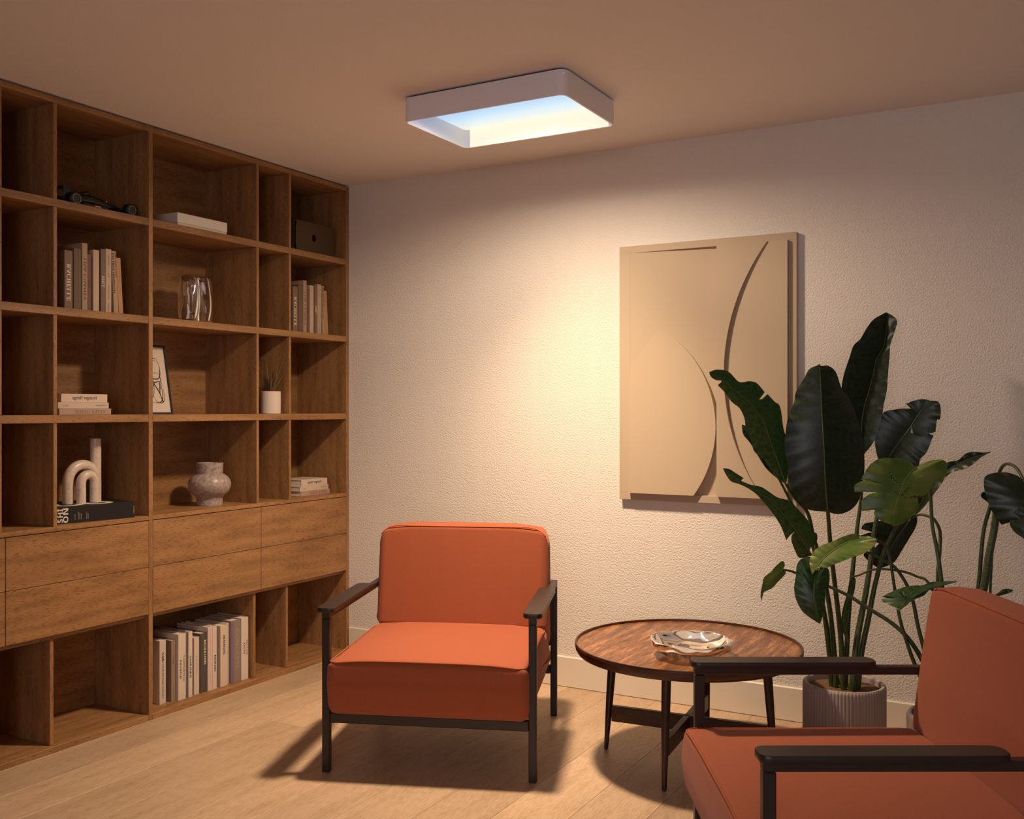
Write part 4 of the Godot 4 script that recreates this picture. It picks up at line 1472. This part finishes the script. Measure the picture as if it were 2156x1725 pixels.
func plant_parts() -> void:
	leaf(strelitzia, "leaf", M.leaf_dark, [2584, 1467, 591, 2590, 1403, 605, 2599, 1283, 622, 2606, 1165, 625, 2609, 1045, 617, 2613, 943, 597],
		[2584, 1467, 591, 0, 2575, 1460, 594, 18, 2551, 1448, 603, 63, 2535, 1416, 612, 119, 2509, 1367, 625, 206, 2504, 1332, 630, 261, 2488, 1283, 643, 340, 2480, 1235, 652, 415, 2477, 1164, 657, 524, 2486, 1103, 652, 618, 2490, 1049, 649, 700, 2505, 995, 636, 787, 2525, 961, 621, 849, 2563, 946, 609, 918, 2613, 943, 597, 1000],
		[2584, 1467, 591, 0, 2589, 1458, 588, 15, 2608, 1460, 565, 51, 2631, 1437, 546, 105, 2649, 1379, 538, 194, 2668, 1349, 520, 251, 2688, 1301, 513, 328, 2707, 1241, 508, 422, 2718, 1180, 504, 514, 2721, 1095, 503, 638, 2713, 1036, 505, 726, 2702, 980, 507, 810, 2674, 944, 517, 879, 2641, 932, 557, 944, 2613, 943, 597, 1000])
	leaf(strelitzia, "leaf", M.leaf_dark, [2755, 1671, 242, 2758, 1650, 242, 2756, 1604, 248, 2747, 1541, 258, 2723, 1487, 276, 2714, 1433, 286, 2701, 1371, 298, 2686, 1308, 312, 2679, 1237, 322, 2682, 1128, 329],
		[2755, 1671, 242, 0, 2743, 1663, 255, 27, 2715, 1642, 281, 90, 2694, 1609, 300, 156, 2675, 1569, 318, 231, 2653, 1543, 335, 290, 2640, 1497, 346, 370, 2624, 1438, 361, 470, 2616, 1379, 368, 566, 2623, 1300, 365, 697, 2644, 1211, 353, 846, 2682, 1128, 329, 1000],
		[2755, 1671, 242, 0, 2781, 1654, 248, 52, 2795, 1634, 252, 93, 2786, 1592, 257, 167, 2773, 1548, 264, 245, 2772, 1503, 277, 320, 2768, 1425, 293, 454, 2766, 1372, 304, 545, 2757, 1321, 315, 635, 2752, 1280, 322, 705, 2730, 1194, 330, 860, 2682, 1128, 329, 1000])
	leaf(strelitzia, "leaf", M.leaf_mid, [2267, 1433, 860, 2305, 1406, 818, 2333, 1375, 784, 2372, 1332, 737, 2393, 1296, 709, 2411, 1256, 682, 2425, 1188, 647, 2444, 1108, 607, 2460, 1029, 569],
		[2267, 1433, 860, 0, 2270, 1417, 848, 36, 2283, 1406, 832, 80, 2303, 1404, 819, 2098, 2285, 1389, 820, 116, 2303, 1363, 795, 190, 2318, 1332, 769, 269, 2340, 1308, 743, 343, 2350, 1274, 720, 419, 2351, 1235, 700, 498, 2360, 1206, 683, 561, 2366, 1161, 662, 652, 2377, 1142, 650, 698, 2397, 1122, 632, 763, 2420, 1087, 608, 851, 2442, 1050, 585, 940, 2460, 1029, 569, 1000],
		[2267, 1433, 860, 0, 2286, 1443, 836, 47, 2318, 1436, 801, 121, 2346, 1401, 771, 208, 2373, 1404, 739, 269, 2394, 1397, 715, 319, 2415, 1365, 691, 390, 2403, 1345, 702, 2395, 2374, 1332, 722, 2400, 2407, 1342, 698, 2405, 2423, 1359, 682, 411, 2442, 1332, 659, 474, 2457, 1313, 640, 520, 2463, 1235, 616, 654, 2472, 1189, 598, 734, 2475, 1120, 579, 850, 2460, 1029, 569, 1000])
	leaf(strelitzia, "leaf", M.leaf_dark, [2297, 1248, 568, 2313, 1217, 560, 2356, 1141, 535, 2417, 1044, 501],
		[2297, 1248, 568, 0, 2302, 1211, 566, 148, 2325, 1178, 553, 317, 2374, 1088, 525, 738, 2417, 1044, 501, 1000],
		[2297, 1248, 568, 0, 2317, 1238, 557, 99, 2371, 1176, 527, 441, 2417, 1044, 501, 1000])
	leaf(strelitzia, "leaf", M.leaf_mid, [2327, 1104, 896, 2363, 1065, 841, 2394, 1034, 797, 2431, 1000, 745, 2457, 966, 705, 2483, 924, 662, 2507, 877, 621, 2524, 835, 588, 2546, 777, 543],
		[2327, 1104, 896, 0, 2332, 1077, 870, 63, 2343, 1055, 846, 122, 2370, 1043, 820, 200, 2402, 1016, 779, 305, 2424, 979, 737, 406, 2446, 935, 693, 519, 2462, 892, 656, 618, 2469, 857, 631, 690, 2472, 835, 615, 735, 2487, 855, 618, 2744, 2504, 870, 619, 2753, 2490, 853, 615, 2763, 2488, 832, 605, 772, 2495, 795, 580, 848, 2507, 767, 558, 911, 2546, 777, 543, 1000],
		[2327, 1104, 896, 0, 2344, 1100, 875, 47, 2363, 1083, 851, 109, 2380, 1068, 829, 164, 2367, 1064, 832, 2180, 2361, 1064, 832, 2196, 2373, 1056, 821, 2213, 2396, 1044, 804, 229, 2425, 1035, 770, 307, 2448, 1014, 740, 381, 2468, 996, 715, 443, 2499, 983, 679, 526, 2523, 949, 644, 617, 2546, 912, 610, 708, 2559, 871, 583, 794, 2570, 858, 569, 829, 2566, 828, 559, 885, 2540, 799, 556, 957, 2546, 777, 543, 1000])
	leaf(strelitzia, "leaf", M.leaf_dark, [2912, 1336, 269, 2882, 1301, 275, 2843, 1236, 280, 2808, 1185, 285, 2775, 1132, 289, 2755, 1078, 288],
		[2912, 1336, 269, 0, 2891, 1342, 272, 56, 2861, 1338, 279, 136, 2830, 1325, 286, 226, 2858, 1310, 276, 2238, 2875, 1303, 267, 2250, 2850, 1307, 278, 2261, 2821, 1308, 288, 273, 2797, 1305, 293, 335, 2756, 1294, 303, 448, 2735, 1255, 307, 557, 2724, 1184, 307, 728, 2736, 1114, 298, 901, 2755, 1078, 288, 1000],
		[2912, 1336, 269, 0, 2938, 1333, 269, 67, 2947, 1308, 269, 127, 2945, 1269, 271, 218, 2935, 1267, 271, 245, 2930, 1222, 274, 350, 2883, 1207, 284, 2359, 2845, 1219, 293, 2367, 2880, 1205, 284, 2376, 2923, 1209, 275, 384, 2901, 1148, 283, 536, 2880, 1122, 288, 616, 2871, 1090, 290, 692, 2828, 1063, 299, 816, 2786, 1062, 297, 917, 2755, 1078, 288, 1000])
	leaf(strelitzia, "leaf", M.leaf_dark, [3118, 1155, 291, 3058, 1133, 291, 2995, 1101, 290, 2940, 1052, 285, 2895, 991, 274, 2855, 910, 255],
		[3118, 1155, 291, 0, 3090, 1151, 293, 75, 3057, 1152, 295, 166, 3032, 1146, 296, 234, 3011, 1124, 294, 310, 2993, 1118, 295, 362, 2970, 1112, 296, 423, 2930, 1084, 296, 548, 2892, 1039, 291, 689, 2863, 976, 278, 850, 2855, 910, 255, 1000],
		[3118, 1155, 291, 0, 3083, 1134, 300, 119, 3058, 1110, 313, 220, 3034, 1093, 317, 306, 3003, 1084, 308, 396, 2973, 1066, 297, 493, 2941, 1016, 301, 654, 2908, 968, 291, 804, 2875, 927, 270, 938, 2855, 910, 255, 1000])
	stalk(strelitzia, "stem", M.stalk, [2613, 950, 597, 2611, 851, 553, 2611, 743, 506, 2619, 561, 445, 2624, 452, 419, 2632, 286, 415], 0.0067, 0.0114)
	stalk(strelitzia, "stem", M.stalk, [2460, 1033, 569, 2484, 979, 532, 2519, 925, 490, 2535, 836, 469, 2548, 774, 451, 2581, 588, 421, 2597, 392, 400, 2600, 286, 398], 0.0055, 0.0106)
	stalk(strelitzia, "stem", M.stalk, [2546, 780, 543, 2553, 710, 493, 2567, 555, 439, 2580, 392, 409, 2584, 298, 396], 0.0060, 0.0106)
	stalk(strelitzia, "stem", M.stalk, [2682, 1131, 329, 2679, 972, 331, 2669, 883, 337, 2657, 743, 355, 2643, 551, 374, 2635, 374, 378, 2631, 286, 381], 0.0057, 0.0115)
	stalk(strelitzia, "stem", M.stalk, [2755, 1082, 288, 2741, 955, 307, 2724, 840, 328, 2714, 728, 346, 2700, 616, 365, 2677, 454, 401, 2666, 300, 418], 0.0064, 0.0139)
	stalk(strelitzia, "stem", M.stalk, [2855, 914, 255, 2820, 888, 263, 2792, 862, 267, 2755, 775, 288, 2727, 655, 315, 2706, 524, 339, 2686, 405, 361, 2676, 292, 379], 0.0053, 0.0131)
	stalk(strelitzia, "stem", M.stalk, [2417, 1048, 501, 2458, 951, 467, 2510, 827, 403, 2559, 525, 375, 2600, 284, 353], 0.0042, 0.0089)
	leaf(strelitzia, "leaf", M.leaf_mid, [2688, 712, 532, 2679, 666, 527, 2661, 605, 523, 2651, 543, 514, 2663, 462, 489],
		[2688, 712, 532, 0, 2676, 693, 536, 91, 2666, 649, 532, 264, 2648, 578, 526, 542, 2645, 517, 515, 777, 2663, 462, 489, 1000],
		[2688, 712, 532, 0, 2695, 698, 525, 65, 2688, 652, 518, 247, 2672, 596, 514, 477, 2661, 534, 506, 723, 2663, 462, 489, 1000])
	leaf(monstera, "leaf", M.leaf_bright, [2861, 927, 802, 2867, 985, 814, 2879, 1032, 803, 2893, 1079, 773, 2917, 1114, 725],
		[2861, 927, 802, 0, 2853, 933, 806, 21, 2827, 944, 818, 79, 2805, 967, 827, 143, 2814, 988, 826, 184, 2827, 1008, 819, 2197, 2844, 1026, 810, 2210, 2809, 1009, 827, 2223, 2789, 992, 835, 237, 2773, 976, 844, 281, 2771, 1012, 845, 347, 2792, 1030, 832, 404, 2823, 1040, 822, 2426, 2843, 1072, 810, 2449, 2780, 1045, 837, 2471, 2750, 1038, 853, 494, 2749, 1059, 852, 534, 2767, 1071, 839, 580, 2817, 1091, 812, 2583, 2853, 1101, 797, 2586, 2801, 1088, 819, 2589, 2767, 1077, 838, 592, 2781, 1108, 825, 657, 2798, 1132, 810, 716, 2826, 1146, 786, 784, 2867, 1145, 758, 873, 2897, 1139, 738, 937, 2907, 1125, 731, 972, 2917, 1114, 725, 1000],
		[2861, 927, 802, 0, 2886, 937, 786, 62, 2911, 958, 770, 135, 2929, 987, 757, 208, 2929, 1016, 758, 267, 2924, 1055, 761, 345, 2917, 1076, 763, 2373, 2940, 1055, 750, 2401, 2943, 1020, 750, 429, 2969, 1053, 729, 521, 2969, 1070, 727, 555, 2953, 1096, 735, 2569, 2952, 1102, 735, 2583, 2968, 1099, 725, 2597, 2990, 1083, 712, 611, 2994, 1068, 707, 643, 3008, 1098, 692, 715, 3008, 1127, 685, 773, 2992, 1141, 689, 820, 2957, 1136, 702, 897, 2932, 1125, 717, 960, 2917, 1114, 725, 1000])
	leaf(monstera, "leaf", M.leaf_dark, [2726, 698, 213, 2749, 752, 206, 2788, 821, 192, 2835, 893, 175],
		[2726, 698, 213, 0, 2701, 715, 228, 70, 2673, 751, 246, 173, 2702, 766, 232, 248, 2724, 792, 220, 2288, 2740, 806, 212, 2328, 2706, 813, 233, 2368, 2659, 823, 260, 408, 2693, 835, 242, 496, 2745, 836, 214, 2520, 2706, 852, 236, 2544, 2667, 850, 259, 568, 2678, 870, 254, 618, 2718, 879, 234, 715, 2765, 887, 210, 831, 2805, 894, 190, 927, 2835, 893, 175, 1000],
		[2726, 698, 213, 0, 2753, 708, 200, 113, 2778, 725, 189, 230, 2803, 770, 179, 424, 2829, 818, 169, 624, 2849, 858, 162, 790, 2854, 894, 162, 921, 2835, 893, 175, 1000])
	leaf(monstera, "leaf", M.leaf_bright, [2641, 779, 971, 2653, 798, 963, 2667, 824, 949, 2694, 850, 917, 2723, 871, 873, 2756, 882, 815],
		[2641, 779, 971, 0, 2631, 806, 958, 125, 2629, 825, 949, 204, 2637, 842, 939, 288, 2644, 855, 929, 353, 2663, 868, 913, 459, 2689, 878, 892, 590, 2714, 891, 863, 726, 2742, 899, 826, 872, 2758, 893, 809, 952, 2756, 882, 815, 1000],
		[2641, 779, 971, 0, 2653, 797, 970, 71, 2665, 801, 965, 117, 2688, 803, 961, 197, 2702, 812, 956, 255, 2730, 824, 945, 363, 2760, 838, 929, 486, 2786, 847, 913, 590, 2805, 862, 894, 683, 2818, 876, 878, 755, 2818, 892, 869, 811, 2787, 895, 844, 904, 2769, 892, 829, 959, 2756, 882, 815, 1000])
	leaf(monstera, "leaf", M.leaf_mid, [2640, 598, 846, 2632, 646, 859, 2623, 693, 859, 2621, 730, 845, 2622, 763, 821],
		[2640, 598, 846, 0, 2634, 600, 848, 21, 2605, 620, 859, 132, 2583, 642, 867, 232, 2566, 678, 870, 349, 2560, 713, 868, 457, 2564, 753, 860, 577, 2565, 786, 850, 679, 2577, 806, 838, 752, 2601, 812, 822, 837, 2614, 792, 820, 910, 2622, 763, 821, 1000],
		[2640, 598, 846, 0, 2648, 629, 841, 135, 2653, 668, 835, 300, 2652, 704, 830, 452, 2641, 736, 828, 2472, 2644, 743, 824, 2491, 2657, 726, 819, 2510, 2662, 717, 818, 530, 2662, 753, 805, 685, 2655, 776, 802, 785, 2637, 786, 809, 880, 2622, 763, 821, 1000])
	leaf(monstera, "leaf", M.leaf_bright, [2452, 656, 871, 2450, 678, 860, 2462, 707, 834, 2480, 733, 805, 2499, 755, 776],
		[2452, 656, 871, 0, 2448, 680, 867, 128, 2451, 710, 857, 281, 2455, 736, 848, 420, 2472, 752, 830, 556, 2486, 772, 814, 694, 2501, 787, 799, 815, 2508, 783, 790, 865, 2508, 769, 782, 929, 2499, 755, 776, 1000],
		[2452, 656, 871, 0, 2454, 682, 854, 193, 2459, 688, 845, 263, 2475, 697, 818, 430, 2489, 716, 794, 621, 2506, 738, 769, 836, 2507, 752, 766, 932, 2499, 755, 776, 1000])
	leaf(monstera, "leaf", M.leaf_mid, [2906, 695, 1006, 2918, 717, 971, 2933, 739, 933, 2956, 757, 886],
		[2906, 695, 1006, 0, 2891, 703, 993, 93, 2856, 710, 968, 272, 2849, 718, 961, 327, 2875, 729, 961, 2335, 2911, 746, 952, 2344, 2882, 737, 958, 2353, 2848, 724, 956, 362, 2882, 743, 933, 576, 2911, 754, 913, 749, 2940, 758, 895, 911, 2956, 757, 886, 1000],
		[2906, 695, 1006, 0, 2921, 707, 984, 75, 2940, 723, 956, 172, 2967, 734, 920, 286, 2983, 752, 896, 377, 3020, 761, 860, 518, 3054, 771, 830, 646, 3005, 769, 846, 815, 2976, 766, 869, 920, 2956, 757, 886, 1000])
	leaf(monstera, "leaf", M.leaf_dark, [3252, 889, 789, 3259, 960, 774, 3253, 1030, 743, 3230, 1085, 709],
		[3252, 889, 789, 0, 3231, 911, 782, 69, 3208, 927, 776, 131, 3194, 956, 768, 198, 3210, 1001, 754, 295, 3212, 1025, 744, 2329, 3194, 1025, 752, 2363, 3176, 991, 760, 2396, 3171, 946, 760, 430, 3144, 988, 766, 534, 3129, 1029, 765, 621, 3121, 1070, 760, 704, 3126, 1095, 750, 756, 3151, 1105, 728, 815, 3182, 1106, 706, 886, 3210, 1098, 707, 949, 3230, 1085, 709, 1000],
		[3252, 889, 789, 0, 3284, 917, 769, 139, 3315, 960, 745, 309, 3325, 1017, 726, 486, 3317, 1074, 712, 662, 3283, 1102, 712, 808, 3250, 1104, 713, 917, 3230, 1085, 709, 1000])
	leaf(monstera, "leaf", M.leaf_dark, [3104, 1026, 643, 3132, 1015, 627, 3192, 1007, 593],
		[3104, 1026, 643, 0, 3114, 1037, 637, 142, 3152, 1038, 616, 517, 3192, 1007, 593, 1000],
		[3104, 1026, 643, 0, 3112, 1014, 639, 130, 3152, 987, 616, 576, 3192, 1007, 593, 1000])
	leaf(monstera, "leaf", M.leaf_mid, [3209, 764, 870, 3179, 757, 873, 3140, 731, 875],
		[3209, 764, 870, 0, 3181, 764, 873, 366, 3140, 731, 875, 1000],
		[3209, 764, 870, 0, 3198, 754, 870, 188, 3140, 731, 875, 1000])
	stalk(monstera, "stem", M.stalk, [2917, 1114, 725, 2933, 1114, 681, 2945, 1099, 641, 2950, 1030, 614, 2956, 916, 611, 2972, 837, 625, 2988, 727, 639, 3007, 544, 652, 3018, 294, 645], 0.0039, 0.0086)
	stalk(monstera, "stem", M.stalk, [2835, 893, 175, 2880, 918, 287, 2928, 921, 398, 2947, 912, 433, 2965, 880, 469, 2969, 823, 512, 2967, 721, 559, 2980, 529, 598, 3009, 288, 628], 0.0045, 0.0071)
	stalk(monstera, "stem", M.stalk, [2756, 882, 815, 2779, 885, 779, 2798, 873, 735, 2822, 844, 687, 2834, 795, 680, 2847, 711, 684, 2865, 615, 697, 2883, 550, 698, 2910, 475, 706, 2948, 393, 707, 2996, 296, 692], 0.0031, 0.0077)
	stalk(monstera, "stem", M.stalk, [2622, 763, 821, 2633, 790, 792, 2684, 820, 753, 2766, 824, 707, 2810, 798, 682, 2847, 776, 673, 2884, 717, 663, 2905, 661, 674, 2922, 583, 687, 2953, 468, 693, 3002, 292, 677], 0.0032, 0.0078)
	stalk(monstera, "stem", M.stalk, [2499, 755, 776, 2517, 752, 766, 2541, 743, 753, 2625, 709, 729, 2700, 676, 709, 2761, 638, 698, 2843, 588, 686, 2902, 531, 687, 2953, 437, 693, 2991, 299, 706], 0.0033, 0.0092)
	stalk(monstera, "stem", M.stalk, [2688, 712, 532, 2712, 722, 565, 2738, 738, 596, 2773, 753, 599, 2822, 755, 595, 2869, 750, 592, 2909, 739, 603, 2944, 725, 618, 2991, 633, 637, 3028, 468, 651, 3024, 292, 665], 0.0030, 0.0054)
	stalk(monstera, "stem", M.stalk, [2956, 757, 886, 2978, 744, 851, 3006, 677, 789, 3022, 517, 735, 3018, 299, 691], 0.0029, 0.0062)
	stalk(monstera, "stem", M.stalk, [3230, 1085, 709, 3209, 1119, 675, 3183, 1130, 644, 3163, 1114, 609, 3148, 1068, 595, 3130, 989, 594, 3111, 912, 593, 3103, 831, 597, 3095, 723, 602, 3069, 530, 628, 3036, 292, 658], 0.0044, 0.0078)
	stalk(monstera, "stem", M.stalk_thick, [3149, 984, 617, 3144, 923, 620, 3129, 836, 629, 3114, 730, 637, 3078, 522, 657, 3034, 299, 682], 0.0108, 0.0139)
	stalk(monstera, "stem", M.stalk, [3192, 1007, 593, 3161, 967, 588, 3138, 875, 612], 0.0031, 0.0046)
	stalk(monstera, "stem", M.stalk, [3140, 731, 875, 3096, 659, 808, 3057, 491, 738, 3031, 299, 684], 0.0029, 0.0046)
